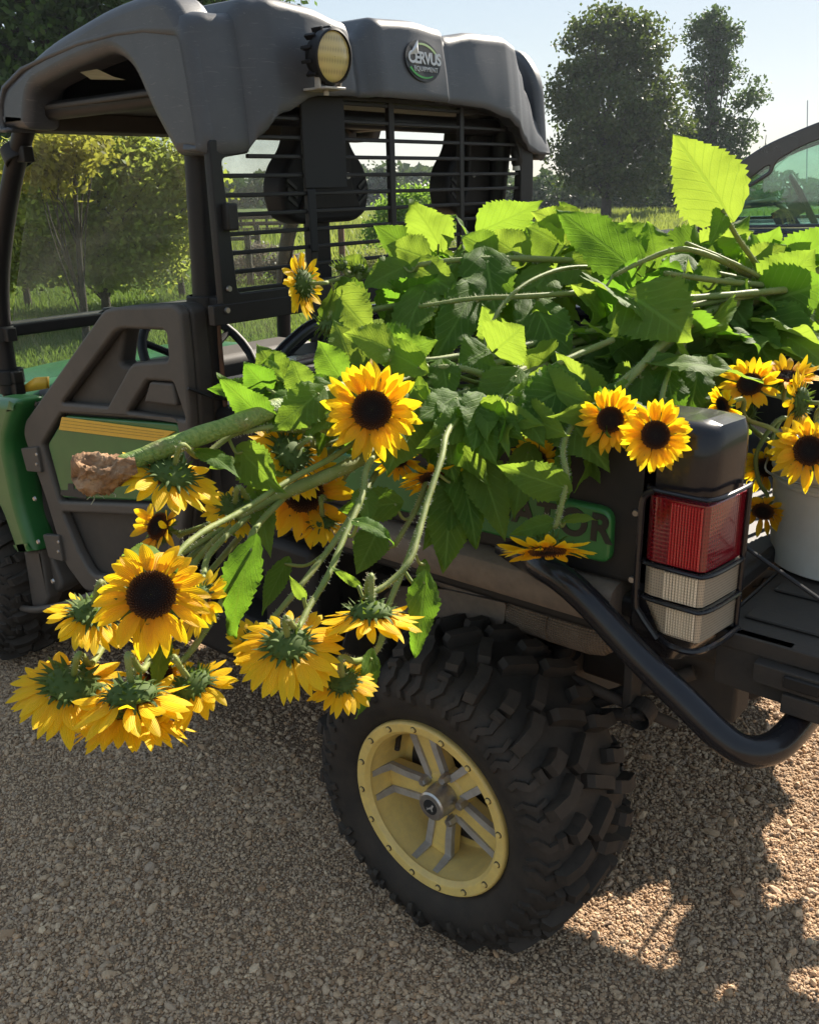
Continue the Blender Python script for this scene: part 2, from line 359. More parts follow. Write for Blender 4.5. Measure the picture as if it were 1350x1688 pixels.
b = MB(); q = [np.array((-1.75, Y0, .96)), np.array((-1.75, Y1, .96)), np.array((-1.745, Y1, 1.11)), np.array((-1.745, Y0, 1.11))]
b.add([p-(.003, 0, 0) for p in q]+[p+np.array((.003, 0, 0)) for p in q], [(3, 2, 1, 0), (4, 5, 6, 7), (0, 1, 5, 4), (1, 2, 6, 5), (2, 3, 7, 6), (3, 0, 4, 7)])
b.build('lower_pane', M['windscreen'], WS, smooth=None)
b = MB(); b.tube([A+(-.01, Y0, .0), A+(-.01, Y1, 0)], .008, 8); b.build('windscreen_highlight', M['bucket_plastic'], WS)  # pale tube painted in as the highlight along the top of the pane

# seats (backs seen through the rear screen)
def seat(yc, label=None):
    X = -.80
    out = [(yc-.078, 1.675, .03), (yc+.078, 1.675, .03), (yc+.092, 1.605, .03), (yc+.145, 1.552, .025), (yc+.160, 1.50, .02), (yc+.146, 1.440, .02), (yc+.100, 1.418, .02), (yc-.100, 1.418, .02), (yc-.146, 1.440, .02), (yc-.160, 1.50, .02), (yc-.145, 1.552, .025), (yc-.092, 1.605, .03)]
    s = plate('seat_back', out, [], 'x', X, .075, M['seat_vinyl'], UV, bevel=.014, rad=.03, bres=3)
    plate('back_shell', [(yc-.07, 1.64), (yc+.07, 1.64), (yc+.075, 1.50), (yc+.11, 1.45), (yc-.11, 1.45), (yc-.075, 1.50)], [], 'x', X+.045, .02, M['black_plastic'], s, bevel=.006, rad=.02)
    b = MB(); b.box((X-.03, yc-.03, 1.0), (X+.01, yc+.03, 1.44)); b.build('seat_bracket', M['black_metal'], s, bevel=.005)
    b = MB()
    for dy in (-.055, .055): b.lathe([(0, .008), (.004, .008), (.004, 0)], (X+.055, yc+dy, 1.53), (1, 0, 0), 12)
    b.build('bolt', M['steel'], s)
    for dy in (-1, 1):
        b = MB()
        for k in range(3): b.box((X+.035, yc+dy*(.125)-.018, 1.468+k*.02), (X+.041, yc+dy*.125+.018, 1.476+k*.02), ('X', dy*.6))
        b.build('vent_slot', M['decal_black'], s)
    return s
seat(-.205); seat(.445)
b = MB(); b.tube(smooth_path([(-.70, .50, 1.66), (-.66, .49, 1.60), (-.655, .485, 1.50), (-.66, .47, 1.38)]), .006, 8); b.lathe([(0, .008), (.03, .017), (.07, .018), (.09, .008)], (-.65, .478, 1.63), (0, .05, -1), 12)
b.build('hanging_cable', M['black_plastic'], UV)
b = MB(); b.lathe([(0, .014), (.02, .015), (.022, .0)], (-.65, .482, 1.56), (0, .05, -1), 12); b.build('switch_cap', M['bucket_plastic'], UV)

# rear screen: frame, slats, mullions, bottom plate
X = -.645
b = MB()
zs = [1.53+.0395*k for k in range(4, -7, -1)]
def ynear(z): return -.655
for z in zs:
    y1 = .48 if z < 1.62 else .44-(z-1.62)*1.2
    b.box((X-.005, -.65 if z < 1.56 else -.565, z-.0045), (X+.005, y1, z+.0045))
RS = b.build('rear_screen', M['black_metal'], UV, bevel=.002)
out = [(-.575, 1.70), (-.585, 1.600), (-.672, 1.600), (-.672, 1.235), (.545, 1.235), (.545, 1.60, .05), (.46, 1.715, .05)]
hole = [(-.555, 1.69, .015), (-.565, 1.575, .01), (-.643, 1.565, .015), (-.628, 1.287, .012), (.478, 1.287, .012), (.478, 1.585, .06), (.385, 1.70, .03)]
plate('screen_frame', out, [hole], 'x', X, .022, M['black_metal'], RS, bevel=.003, rad=.01)
b = MB()
for y, z0, z1, hw in ((-.095, 1.28, 1.70, .010), (.195, 1.28, 1.70, .009), (-.385, 1.28, 1.70, .011)): b.box((X-.007, y-hw, z0), (X+.007, y+hw, z1))
b.box((X-.008, -.70, 1.225), (X+.012, .53, 1.268)); b.build('screen_mullion', M['black_metal'], RS, bevel=.002)
b = MB(); b.box((X+.006, -.408, 1.50), (X+.012, -.268, 1.70)); b.box((X+.006, -.40, 1.36), (X+.012, -.375, 1.50)); b.build('mount_bracket', M['seat_vinyl'], RS, bevel=.004)
b = MB(); b.box((X-.02, -.655, 1.42), (X+.03, -.625, 1.475)); b.build('screen_latch', M['black_plastic'], RS, bevel=.004)
b = MB(); b.box((X-.02, .50, 1.40), (X+.03, .54, 1.45)); b.build('screen_latch', M['black_plastic'], RS, bevel=.004)
for y, z in ((-.665, 1.255), (-.655, 1.30), (.5, 1.255)):
    b = MB(); b.lathe([(0, .007), (.005, .006), (.005, 0)], (X+.012, y, z), (1, 0, 0), 10); b.build('bolt', M['steel'], RS)

# roof ------------------------------------------------------------
import bisect
def interp(x, L):
    xs = [a[0] for a in L]; k = min(max(bisect.bisect(xs, x)-1, 0), len(L)-2)
    t = min(max((x-L[k][0])/(L[k+1][0]-L[k][0]), 0), 1); t2 = t*t*(3-2*t)
    return tuple(L[k][i]+(L[k+1][i]-L[k][i])*t2 for i in range(1, len(L[k])))
#       y     top    bottom  x of rear face
PR = [(-.690, 1.800, 1.580, -.655), (-.672, 1.836, 1.574, -.640), (-.64, 1.842, 1.572, -.630), (-.60, 1.842, 1.574, -.625), (-.575, 1.845, 1.580, -.625), (-.555, 1.872, 1.612, -.600),
      (-.50, 1.880, 1.655, -.588), (-.40, 1.874, 1.693, -.583), (-.28, 1.856, 1.698, -.585), (-.245, 1.832, 1.699, -.605), (-.225, 1.834, 1.699, -.605), (-.195, 1.872, 1.700, -.575), (-.05, 1.878, 1.700, -.570),
      (.055, 1.872, 1.700, -.575), (.078, 1.852, 1.700, -.592), (.10, 1.862, 1.699, -.592), (.22, 1.880, 1.695, -.588), (.35, 1.884, 1.675, -.590), (.41, 1.875, 1.655, -.598), (.46, 1.825, 1.618, -.61), (.51, 1.765, 1.590, -.62), (.575, 1.690, 1.583, -.625), (.632, 1.665, 1.583, -.63)]
SP = [(-1.447, 1.674), (-1.435, 1.72), (-1.40, 1.762), (-1.30, 1.802), (-1.183, 1.833), (-1.05, 1.858), (-.902, 1.876), (-.80, 1.882)]   # falling line of the roof towards the front
ys = np.concatenate([np.linspace(-.690, -.59, 8), np.linspace(-.585, -.50, 8), np.linspace(-.48, -.29, 8), np.linspace(-.28, -.19, 8), np.linspace(-.17, .05, 8), np.linspace(.055, .11, 7), np.linspace(.13, .35, 8), np.linspace(.36, .632, 15)])
G = []
for y in ys:
    zt, zb, xr = interp(y, PR); col = []
    rd = .030
    col.append((xr-.045, y, zb+.004)); col.append((xr-.004, y, zb)); col.append((xr, y, zb+.006))
    for k in range(1, 9): col.append((xr-.020*(k/8)**1.5, y, zb+(zt-rd-zb)*k/8))
    xt = xr-.020
    for k in range(1, 7):
        t = k/6*math.pi/2; col.append((xt-rd*(1-math.cos(t)), y, zt-rd+rd*math.sin(t)))
    dz = zt-1.882
    for k in range(1, 6): col.append((xt-rd+(-.80-xt+rd)*k/5, y, zt+(1.882+dz*.8-zt)*k/5))
    for (sx, sz) in SP[::-1][1:]:
        col.append((sx, y, sz+dz*(.8 if sx > -1.2 else .5)*max(0, (sx+1.45)/.65)))
    col.append((-1.44, y, 1.655)); col.append((-1.40, y, 1.655))
    G.append(col)
b = MB(); b.grid(G); RF = b.build('roof', M['faded_plastic'], UV, smooth=50, solid=.010, offset=1)
arch_o = [(-1.447, 1.668, .015), (-1.43, 1.735, .03), (-1.39, 1.768, .03), (-1.183, 1.833, .08), (-.902, 1.880, .08), (-.72, 1.886, .10), (-.655, 1.80, .06), (-.635, 1.60, .03), (-.642, 1.568, .01), (-.738, 1.572, .012), (-.805, 1.66, .04), (-.858, 1.755, .05), (-.925, 1.790, .05), (-1.10, 1.772, .05), (-1.285, 1.742, .05), (-1.322, 1.655, .012)]
plate('roof_side', arch_o, [], 'y', -.635, .10, M['faded_plastic'], RF, bevel=.026, rad=.03, smooth=60, bres=5)
plate('roof_side', arch_o, [], 'y', .605, .05, M['faded_plastic'], RF, bevel=.015, rad=.03, smooth=60, bres=3)
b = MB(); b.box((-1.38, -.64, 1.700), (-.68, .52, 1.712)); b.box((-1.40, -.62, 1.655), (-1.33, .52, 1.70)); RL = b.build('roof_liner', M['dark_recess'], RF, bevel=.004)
b = MB(); b.add([on(*a, 2, 1.698) for a in ((132, 118), (160, 113), (188, 126), (208, 131), (150, 130))]+[on(*a, 2, 1.694) for a in ((132, 118), (160, 113), (188, 126), (208, 131), (150, 130))], [(0, 1, 2, 3, 4), (9, 8, 7, 6, 5)]+[(i, (i+1) % 5, 5+(i+1) % 5, 5+i) for i in range(5)])
b.build('roof_bracket', M['machined'], RF)

# work lamp on the roof's rear face
def lathe_obj(name, prof, c, ax, mat, parent, n=32, **k):
    b = MB(); b.lathe(prof, c, ax, n); return b.build(name, mat, parent, **k)
lc = np.array([-.520, -.415, 1.762]); la = np.array([.97, .0, -.10]); la /= np.linalg.norm(la)
WL = lathe_obj('work_lamp', [(-.045, 0), (-.045, .038), (-.02, .045), (-.018, .0535), (.004, .0545), (.006, .0505), (0, .0495)], lc, la, M['black_metal'], UV, 40, smooth=35)
b = MB(); b.lathe([(-.001, .0), (-.0005, .0445)], lc, la, 40)
b = MB(); b.lathe([(.0, .0495), (.003, .045), (.005, .02), (.0055, .0005)], lc, la, 40); b.build('lens', M['lamp_lens'], WL)
b = MB()
for k in range(11):
    t = math.pi*.15+k*math.pi*1.7/11; cc = lc-la*.022+np.array([0, math.cos(t)*.053, math.sin(t)*.053]); b.box(cc-(.016, .0035, .006), cc+(.012, .0035, .006), ('X', t-math.pi/2))
b.build('cooling_fin', M['black_metal'], WL, bevel=.001)
b = MB(); b.box((-.585, -.445, 1.699), (-.515, -.385, 1.704)); b.box((-.545, -.449, 1.700), (-.53, -.444, 1.735)); b.box((-.545, -.386, 1.700), (-.53, -.381, 1.735)); b.lathe([(0, .006), (.01, .006), (.01, 0)], (-.545, -.415, 1.689), (0, 0, 1), 10)
b.build('bracket', M['machined'], WL, bevel=.001)

# dealer's decal on the roof: dark oval, two arcs, two words
dc = np.array([-.5285, -.045, 1.787])
zt, zb, xr = interp(-.045, PR)
tl = np.array([.020*1.1, 0, -.148]); tl = np.array([-.020, 0, .148]); UPV = tl/np.linalg.norm(tl)
def dxz(z): return xr-.020*(max(0, (z-zb)/(zt-.03-zb)))**1.5
b = MB(); N = 40
ring = [(dxz(1.787+.047*math.sin(t))+.0025, dc[1]+.066*math.cos(t), 1.787+.047*math.sin(t)) for t in np.linspace(0, 2*math.pi, N, endpoint=False)]
ring2 = [(x+.0012, y, z) for x, y, z in ring]
b.add(ring+ring2, [tuple(range(N, 2*N))]+[(i, (i+1) % N, N+(i+1) % N, N+i) for i in range(N)]); DC = b.build('dealer_decal', M['decal_black'], UV, smooth=None)
def arc(name, t0, t1, mat, w0, w1, rr=1.0):
    b = MB(); P = []
    for k in range(15):
        s = k/14; t = t0+(t1-t0)*s; w = w0+(w1-w0)*s
        row = []
        for q in (-w, w):
            y = dc[1]+(.058*rr+q)*math.cos(t); z = 1.787+(.038*rr+q)*math.sin(t); row.append((dxz(z)+.0052, y, z))
        P.append(row)
    b.grid(P); b.build(name, mat, DC, smooth=None, solid=.0006, offset=0)
arc('upper_arc', R(100), R(25), M['lime_mark'], .002, .0035); arc('lower_arc', R(205), R(300), M['green_mark'], .0035, .0012)
text_mesh('dealer_name', 'CERVUS', .037, (dxz(1.792)+.0052, dc[1]+.004, 1.792), (0, 1, 0), UPV, M['white_mark'], DC, shear=.15, bold=.0012, space=.92)
text_mesh('dealer_word', 'EQUIPMENT', .0155, (dxz(1.768)+.0052, dc[1]+.006, 1.768), (0, 1, 0), UPV, M['white_mark'], DC, space=1.1)
b = MB(); b.add([(dxz(1.80)+.0062, dc[1]-.052, 1.797), (dxz(1.80)+.0062, dc[1]-.018, 1.803), (dxz(1.80)+.0062, dc[1]-.020, 1.832), (dxz(1.80)+.012, dc[1]-.030, 1.815)], [(0, 1, 3), (1, 2, 3), (2, 0, 3)]); b.build('antler_mark', M['white_mark'], DC, smooth=None)

# near door -----------------------------------------------------------
DY = -.700
fo = pxs([(171, 523), (181, 509), (205, 504), (297, 500, .03), (308, 512), (318, 615), (324, 708), (320, 800), (308, 900), (288, 975), (213, 982), (149, 971), (117, 928), (85, 821), (48, 715), (50, 693)], 1, DY)
win = pxs([(199, 545, .02), (213, 540), (284, 543, .015), (288, 592, .012), (230, 596), (212, 606, .01), (192, 600, .01)], 1, DY)
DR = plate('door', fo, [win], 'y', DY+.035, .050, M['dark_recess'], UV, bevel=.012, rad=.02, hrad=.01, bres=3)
rec1 = pxs([(199, 545, .02), (213, 540), (284, 543, .015), (288, 592, .012), (230, 596, .01), (222, 604, .01), (187, 668, .006), (112, 662, .01)], 1, DY)
rec2 = pxs([(252, 625, .01), (296, 628, .01), (316, 690, .01), (220, 676, .006)], 1, DY)
rec3 = pxs([(110, 679, .01), (300, 692, .01), (316, 760), (300, 830), (107, 824, .01), (79, 730, .01)], 1, DY)
rec4 = pxs([(112, 842, .01), (290, 850, .01), (280, 950, .02), (160, 945, .03), (138, 905)], 1, DY)
plate('door_frame', fo, [rec1, rec2, rec3, rec4], 'y', DY-.004, .030, M['door_plastic'], DR, bevel=.009, rad=.02, hrad=.01, smooth=50, bres=4)
plate('green_panel', pxs([(112, 684, .01), (298, 697, .01), (312, 760), (296, 826), (108, 819, .012), (84, 731, .012)], 1, DY), [], 'y', DY-.001, .018, M['green_paint'], DR, bevel=.005, rad=.01)
plate('yellow_stripe', pxs([(103, 687, .003), (290, 711, .003), (262, 728), (98, 708, .003)], 1, DY-.012), [], 'y', DY-.0125, .004, M['yellow_stripe'], DR, bevel=.001, rad=.003)
b = MB()
for k in range(1, 4):
    p0 = on(98+1.3*k, 708-5.3*k, 1, DY-.0155); p1 = on(270, 727-4.4*k, 1, DY-.0155); b.tube([p0, p1], .0003, 4)
b.build('stripe_groove', M['dark_recess'], DR)
b = MB(); b.add([on(*a, 1, DY-.0115) for a in ((112, 797), (122, 797), (122, 806), (142, 806), (142, 822), (100, 816), (100, 808), (112, 808))], [tuple(range(8))]); b.build('panel_badge', M['dark_recess'], DR, smooth=None, solid=.001)
plate('arm_pad', pxs([(255, 627, .008), (293, 630, .008), (300, 668, .01), (245, 662, .01)], 1, DY), [], 'y', DY-.004, .022, M['door_plastic'], DR, bevel=.006, rad=.01)
for (L) in ([(38, 738), (64, 736), (72, 778), (48, 776)], [(74, 880), (100, 882), (108, 925), (84, 918)]):
    hg = plate('hinge', pxs(L, 1, DY-.02), [], 'y', DY-.020, .016, M['door_plastic'], DR, bevel=.003, rad=.006)
    b = MB(); cx = sum(a[0] for a in L)/4+5; cyy = sum(a[1] for a in L)/4
    for dyy in (-8, 8):
        q = on(cx, cyy+dyy, 1, DY-.028); b.lathe([(0, .005), (.003, .004), (.003, 0)], q, (0, -1, 0), 10)
    b.build('screw', M['steel'], hg)
b = MB(); b.tube([on(310, 640, 1, -.72), on(350, 655, 1, -.66)], .004, 6); b.build('door_strap', M['black_plastic'], DR)

# front corner: green fender, black trims, step, bonnet
P_ = lambda L, v: pxs(L, 1, v)
plate('front_fender', P_([(-60, 700), (0, 652), (50, 655, .05), (40, 690, .04), (28, 730), (48, 830), (72, 905, .005), (45, 908, .005), (18, 830), (-25, 770), (-60, 760)], -.71), [], 'y', -.70, .10, M['green_paint'], UV, bevel=.03, rad=.05, smooth=60, bres=5)
plate('fender_trim', P_([(8, 672, .02), (45, 655, .02), (78, 660, .01), (50, 693), (48, 725), (60, 780), (85, 860), (96, 905), (120, 965), (96, 980), (70, 900), (44, 800), (24, 735)], -.66), [], 'y', -.655, .07, M['door_plastic'], UV, bevel=.012, rad=.03, bres=3)
plate('fender_post', P_([(45, 906, .004), (73, 905, .004), (88, 985), (78, 1005), (60, 1000)], -.70), [], 'y', -.69, .05, M['door_plastic'], UV, bevel=.010, rad=.01)
b = MB(); b.tube(smooth_path([on(-20, 880, 1, -.70), on(10, 900, 1, -.70), on(35, 980, 1, -.70), on(42, 1003, 1, -.70)]), .022, 12)
b.tube(smooth_path([on(24, 1000, 1, -.72), on(60, 1005, 1, -.74), on(110, 996, 1, -.74), on(170, 978, 1, -.72), on(260, 985, 1, -.70), on(330, 990, 1, -.68)]), .011, 10)
b.build('side_step', M['door_plastic'], UV)
b = MB(); b.box((-1.05, -.66, .36), (-.56, -.50, .50)); b.box((-.60, -.66, .44), (-.42, -.56, .74)); b.build('rocker_panel', M['black_plastic'], UV, bevel=.02)
b = MB()
for a in ((64, 893), (88, 958), (58, 822)): b.lathe([(0, .008), (.005, .006), (.005, 0)], on(*a, 1, -.735), (0, -1, 0), 10)
b.build('bolt', M['steel'], UV)
G = []
for y in np.linspace(-.62, .50, 17):
    k = 1-abs((y-YC)/.60)**4*.10; G.append([(-1.72, y, .935*k+.01), (-1.76, y, .962*k), (-1.86, y, .965*k), (-2.1, y, .94*k), (-2.35, y, .88*k), (-2.55, y, .76*k), (-2.62, y, .55), (-2.60, y, .40)])
b = MB(); b.grid(G); HD = b.build('bonnet', M['green_paint'], UV, solid=.02, subd=1)
b = MB(); b.add([on(*a, 1, -.60) for a in ((34, 640), (60, 622), (78, 621), (78, 640), (44, 646))], [(0, 1, 2, 3, 4)]); b.build('bonnet_stripe', M['yellow_stripe'], HD, solid=.012)
b = MB(); b.box((-2.5, -.45, .40), (-1.75, .33, .80)); b.build('front_body', M['dark_recess'], UV, bevel=.03)

# cargo box ------------------------------------------------------------
b = MB()
b.box((-.50, YN, .872), (.40, YN+.045, 1.115)); b.box((-.50, YF-.045, .86), (.44, YF, 1.115)); b.box((-.52, YN+.01, .86), (-.46, YF-.01, 1.14))
b.box((-.50, YN+.02, .80), (.46, YF-.02, .84)); b.box((-.50, YN+.05, .74), (.44, YN+.12, .80)); b.box((-.50, YF-.12, .74), (.44, YF-.05, .80))
CB = b.build('cargo_box', M['black_plastic'], UV, bevel=.01, seg=3)
b = MB()
for y0, y1 in ((YN-.012, YN+.055), (YF-.055, YF+.012)): b.box((-.54, y0, 1.112), (.40, y1, 1.150))
b.box((-.545, YN+.05, 1.118), (-.47, YF-.05, 1.152)); b.build('top_rail', M['gloss_black'], CB, bevel=.014, seg=3)
def corner(side):
    yo = YN if side < 0 else YF; s = -side
    Z = lambda q: [(x, yo+s*y, z) for x, y, z in q]
    b = MB(); rows = []
    # rounded corner column: outline in x,y, drawn at several heights
    outl = round_poly([(.355, .000, .015), (.475, .000, .035), (.492, .110, .02), (.455, .125, .01), (.355, .115, .01)], .01, 5)
    for z, ox, oy, k in ((.735, -.03, .03, .70), (.775, -.012, .010, .9), (.81, 0, 0, 1), (.835, .0, .0, 1), (1.035, 0, 0, 1.0), (1.10, .002, .0, 1.0), (1.135, .0, .003, .985), (1.149, -.004, .010, .93), (1.152, -.02, .02, .7)):
        cx, cy = .42, .055
        rows.append([(cx+(x-cx)*k+ox, yo+s*(cy+(y-cy)*k+oy), z) for x, y in outl]+[(cx+(outl[0][0]-cx)*k+ox, yo+s*(cy+(outl[0][1]-cy)*k+oy), z)])
    b.grid(rows); b.add(rows[-1][:-1], [tuple(range(len(rows[-1])-1))]); b.add(rows[0][:-1], [tuple(range(len(rows[0])-1))])
    return b.build('corner_post', M['gloss_black'] if side < 0 else M['black_plastic'], CB, smooth=50)
corner(-1); corner(1)
# green recessed side panel with letters
plate('side_panel', [(-.42, .905, .02), (.325, .905, .02), (.325, 1.000, .025), (-.42, 1.000, .02)], [], 'y', YN-.004, .022, M['green_paint'], CB, bevel=.006, rad=.02)
text_mesh('side_letters', 'GATOR', .066, (.205, YN-.0158, .963), (1, 0, 0), (0, 0, 1), M['dark_letter'], CB, shear=.05, bold=.0022, space=1.12)
b = MB(); b.add([(.06-.05, YN-.0158, .935), (.10, YN-.0158, .955), (.115, YN-.0158, .985), (.02, YN-.0158, .992), (-.06, YN-.0158, .99)], [(0, 1, 2, 3, 4)]); b.build('swoosh_mark', M['dark_letter'], CB, smooth=None, solid=.001)
b = MB(); b.box((.005, YN-.0185, .963), (.030, YN-.0150, 1.0)); b.build('yellow_label', M['yellow_stripe'], CB, bevel=.001)
# dusty ledge below the box
G = []
prof = [(YN+.06, .868), (YN-.012, .866), (YN-.030, .858), (YN-.036, .845), (YN-.036, .815), (YN-.030, .803), (YN-.010, .800), (YN+.05, .800)]
for x in (-.53, -.50, .30, .335): G.append([(x, y+(.0 if -.52 < x < .33 else .012), z) for y, z in prof])
b = MB(); b.grid(G); b.add(G[0], [tuple(range(8))]); b.add(G[-1], [tuple(range(8))]); b.build('side_ledge', M['dirty_metal'], CB, smooth=50, bevel=.002)

# tail lamp on the near corner
lens_path = round_poly([(.385, .0), (.4795, .0), (.496, .105)], .001, 1)
def lens(name, z0, z1, mat, parent, cut=0):
    b = MB(); rows = []
    pts = [(.386, -.006), (.400, -.011), (.45, -.013), (.478, -.012), (.484, -.006), (.489, .02), (.498, .095), (.497, .104)]
    for i, z in enumerate((z0, z0+.004, (z0+z1)/2, z1-.004, z1)):
        e = .008 if i in (0, 4) else 0
        rows.append([(x-e*.6+(cut*(z1-z)/(z1-z0) if k < 2 else 0), YN+y+e, z) for k, (x, y) in enumerate(pts)])
    b.grid(rows); return b.build(name, mat, parent, smooth=30, solid=.006, offset=-1)
TL = lens('tail_lamp', .925, 1.040, M['red_dark'], UV)
lens('clear_lens', .866, .922, M['clear_dark'], TL); lens('clear_lens', .805, .863, M['clear_dark'], TL, .03)
for nm, z0_, z1_, x0_, mt in (('red_reflector', .930, 1.033, .424, 'red_lens'), ('clear_reflector', .870, .918, .420, 'clear_lens'), ('clear_reflector', .812, .859, .428, 'clear_lens')):
    b = MB()
    for k in range(11):
        xa = x0_+(.476-x0_)*k/11; xb = x0_+(.476-x0_)*(k+.86)/11; y_ = YN-.0135-.002*((xa-.386)/.09 > .5); b.add([(xa, YN-.0132, z0_), (xa, YN-.0132, z1_), ((xa+xb)/2, YN-.0155, z0_+.002), ((xa+xb)/2, YN-.0155, z1_-.002), (xb, YN-.0132, z0_), (xb, YN-.0132, z1_)], [(0, 1, 3, 2), (2, 3, 5, 4), (0, 2, 4), (1, 5, 3)])
    b.build(nm, M[mt], TL, None)
b = MB()
gp = lambda z, o=0: [(.380, YN-.002, z), (.394, YN-.014, z), (.47, YN-.018, z), (.486, YN-.013, z), (.496, YN+.02, z), (.503, YN+.092, z), (.497, YN+.104, z)]
for z in (1.048, .924, .864): b.tube(smooth_path(gp(z), 4), .0038, 8)
b.tube(smooth_path([(.415, YN-.004, .80), (.44, YN-.02, .797), (.478, YN-.020, .797), (.496, YN+.02, .797), (.506, YN+.098, .800)], 4), .0055, 8)
b.tube(smooth_path([(.395, YN-.014, 1.048), (.378, YN-.014, 1.03), (.376, YN-.014, .98), (.376, YN-.014, .86), (.385, YN-.014, .835), (.418, YN-.016, .80)], 4), .0055, 8)
b.tube([(.502, YN+.098, 1.048), (.502, YN+.098, .797)], .0045, 8)
b.build('lamp_guard', M['gloss_black'], TL)
b = MB()
for z in (1.0, .885): b.lathe([(0, .006), (.004, .005), (.004, 0)], (.362, YN-.003, z), (0, -1, 0), 10)
b.build('bolt', M['steel'], TL)

# open tailgate, stay cable
b = MB(); b.box((.470, YN+.11, .735), (.475, YF-.11, .80)); b.box((.478, YN+.075, .772), (.83, YF-.075, .800)); b.box((.55, YN+.055, .735), (.83, YF-.055, .770)); b.box((.60, YN+.05, .700), (.80, YF-.05, .733)); b.box((.48, YF-.10, .655), (.84, YF-.078, .80)); b.box((.48, YN+.078, .70), (.60, YN+.10, .80))  # the deep far-side flange is added, unseen, to keep sun off the gravel
TG = b.build('tailgate', M['undercarriage'], UV, bevel=.008, seg=3)
b = MB()
for k in range(8): b.box((.50, YN+.14+k*.135, .8005), (.80, YN+.18+k*.135, .806))
b.build('tailgate_rib', M['undercarriage'], TG, bevel=.003)
plate('tailgate_handle', [(.60, .745), (.655, .745), (.655, .765), (.60, .765)], [], 'y', YN+.053, .01, M['black_plastic'], TG, bevel=.002, rad=.003)
b = MB(); b.tube([(.49, YN+.115, .94), (.80, YN+.10, .80)], .0035, 8); b.build('stay_cable', M['black_metal'], TG)

# bumper tube
bp = [(.10, -.66, .868), (.17, -.695, .880), (.215, -.722, .884), (.262, -.735, .878), (.315, -.735, .848), (.40, -.735, .785), (.49, -.735, .727), (.553, -.735, .688), (.588, -.722, .672), (.612, -.685, .668), (.622, -.63, .672), (.625, -.52, .678), (.625, -.30, .678), (.625, .20, .675), (.640, .42, .662), (.668, .51, .642), (.645, .57, .638), (.603, .605, .648), (.555, .615, .672), (.40, .615, .785), (.262, .615, .878), (.10, .61, .878)]
b = MB(); b.tube(smooth_path(bp, 8), .0245, 20); BT = b.build('bumper_tube', M['gloss_black'], UV)
b = MB(); b.box((.40, -.35, .61), (.62, -.31, .69)); b.box((.40, .20, .61), (.62, .24, .69)); b.build('bumper_bracket', M['black_metal'], BT, bevel=.004)

# exhaust: heat-wrapped muffler and pipe
t = NT('heat_wrap'); wv = t.n('TexWave', wave_type='BANDS', bands_direction='X'); wv.inputs['Scale'].default_value = 55; wv.inputs['Distortion'].default_value = .6; t.l(t.coord(), wv.inputs[0])
w2 = t.n('TexWave', wave_type='BANDS', bands_direction='Z'); w2.inputs['Scale'].default_value = 60; w2.inputs['Distortion'].default_value = .8; t.l(t.coord(), w2.inputs[0])
hh = t.math('ADD', wv.outputs['Fac'], w2.outputs['Fac']); cc = t.mix(t.ramp(hh, [(.3, 0), (1.4, 1)]), (.045, .032, .022), (.13, .095, .065)); cc = t.mix(t.ramp(t.noise(18, 5, .7), [(.4, 0), (.7, 1)]), cc, (.16, .12, .085))
t.bsdf(cc, .85, 0, t.bump(hh, .7, .003)); M['heat_wrap'] = t.m
b = MB(); c0 = on(838, 1000, 1, -.50); c1 = on(1003, 1050, 1, -.50); ax = c1-c0; Lm = np.linalg.norm(ax)
b.lathe([(0, .0), (.0, .030), (.02, .038), (.05, .042), (Lm*.5, .044), (Lm*.5+.003, .041), (Lm*.5+.006, .044), (Lm-.03, .044), (Lm, .038), (Lm+.02, .022), (Lm+.022, 0)], c0, ax, 32)
MF = b.build('muffler', M['heat_wrap'], UV)
b = MB(); b.tube(smooth_path([c0+(-.30, .06, .04), c0+(-.15, .0, .02), c0+(.01, 0, 0)]), .028, 14); b.build('exhaust_pipe', M['dirty_metal'], MF)
plate('heat_shield', P_([(640, 960), (745, 968, .02), (842, 990), (838, 1030, .02), (745, 1018), (640, 1000)], -.52), [], 'y', -.535, .006, M['dirty_metal'], MF, bevel=.001, rad=.01)

# rear suspension pieces seen behind the wheel
b = MB()
b.tube([(.02, -.50, .34), (.05, -.10, .36)], .028, 12); b.tube([(.10, -.50, .44), (.36, -.38, .58)], .016, 10); b.tube([(.16, -.52, .56), (.34, -.40, .46)], .012, 10)
b.box((.255, -.475, .47), (.275, -.425, .66)); b.lathe([(-.02, .028), (.02, .028), (.02, .012), (-.02, .012)], (.29, -.46, .50), (0, 1, .2), 16)
b.tube([(.05, -.44, .36), (.12, -.40, .76)], .022, 12)
b.tube([(.30, -.46, .50), (.12, -.48, .44)], .014, 10)
b.build('suspension_arm', M['undercarriage'], UV, bevel=.003)
b = MB(); zz = []
for k in range(160):
    s = k/159; th = s*2*math.pi*7; zz.append((.055+.07*s+.034*math.cos(th), -.435+.03*s+.034*math.sin(th), .42+.30*s))
b.tube(zz, .006, 6); b.build('coil_spring', M['black_metal'], UV)
# inner wheel arch
G = []
for th in np.linspace(R(95), R(178), 12): G.append([(.42*math.cos(th), y, .36+.40*math.sin(th)) for y in (-.60, -.45, -.40)])
b = MB(); b.grid(G); b.build('wheel_arch', M['dark_recess'], UV, solid=.006)

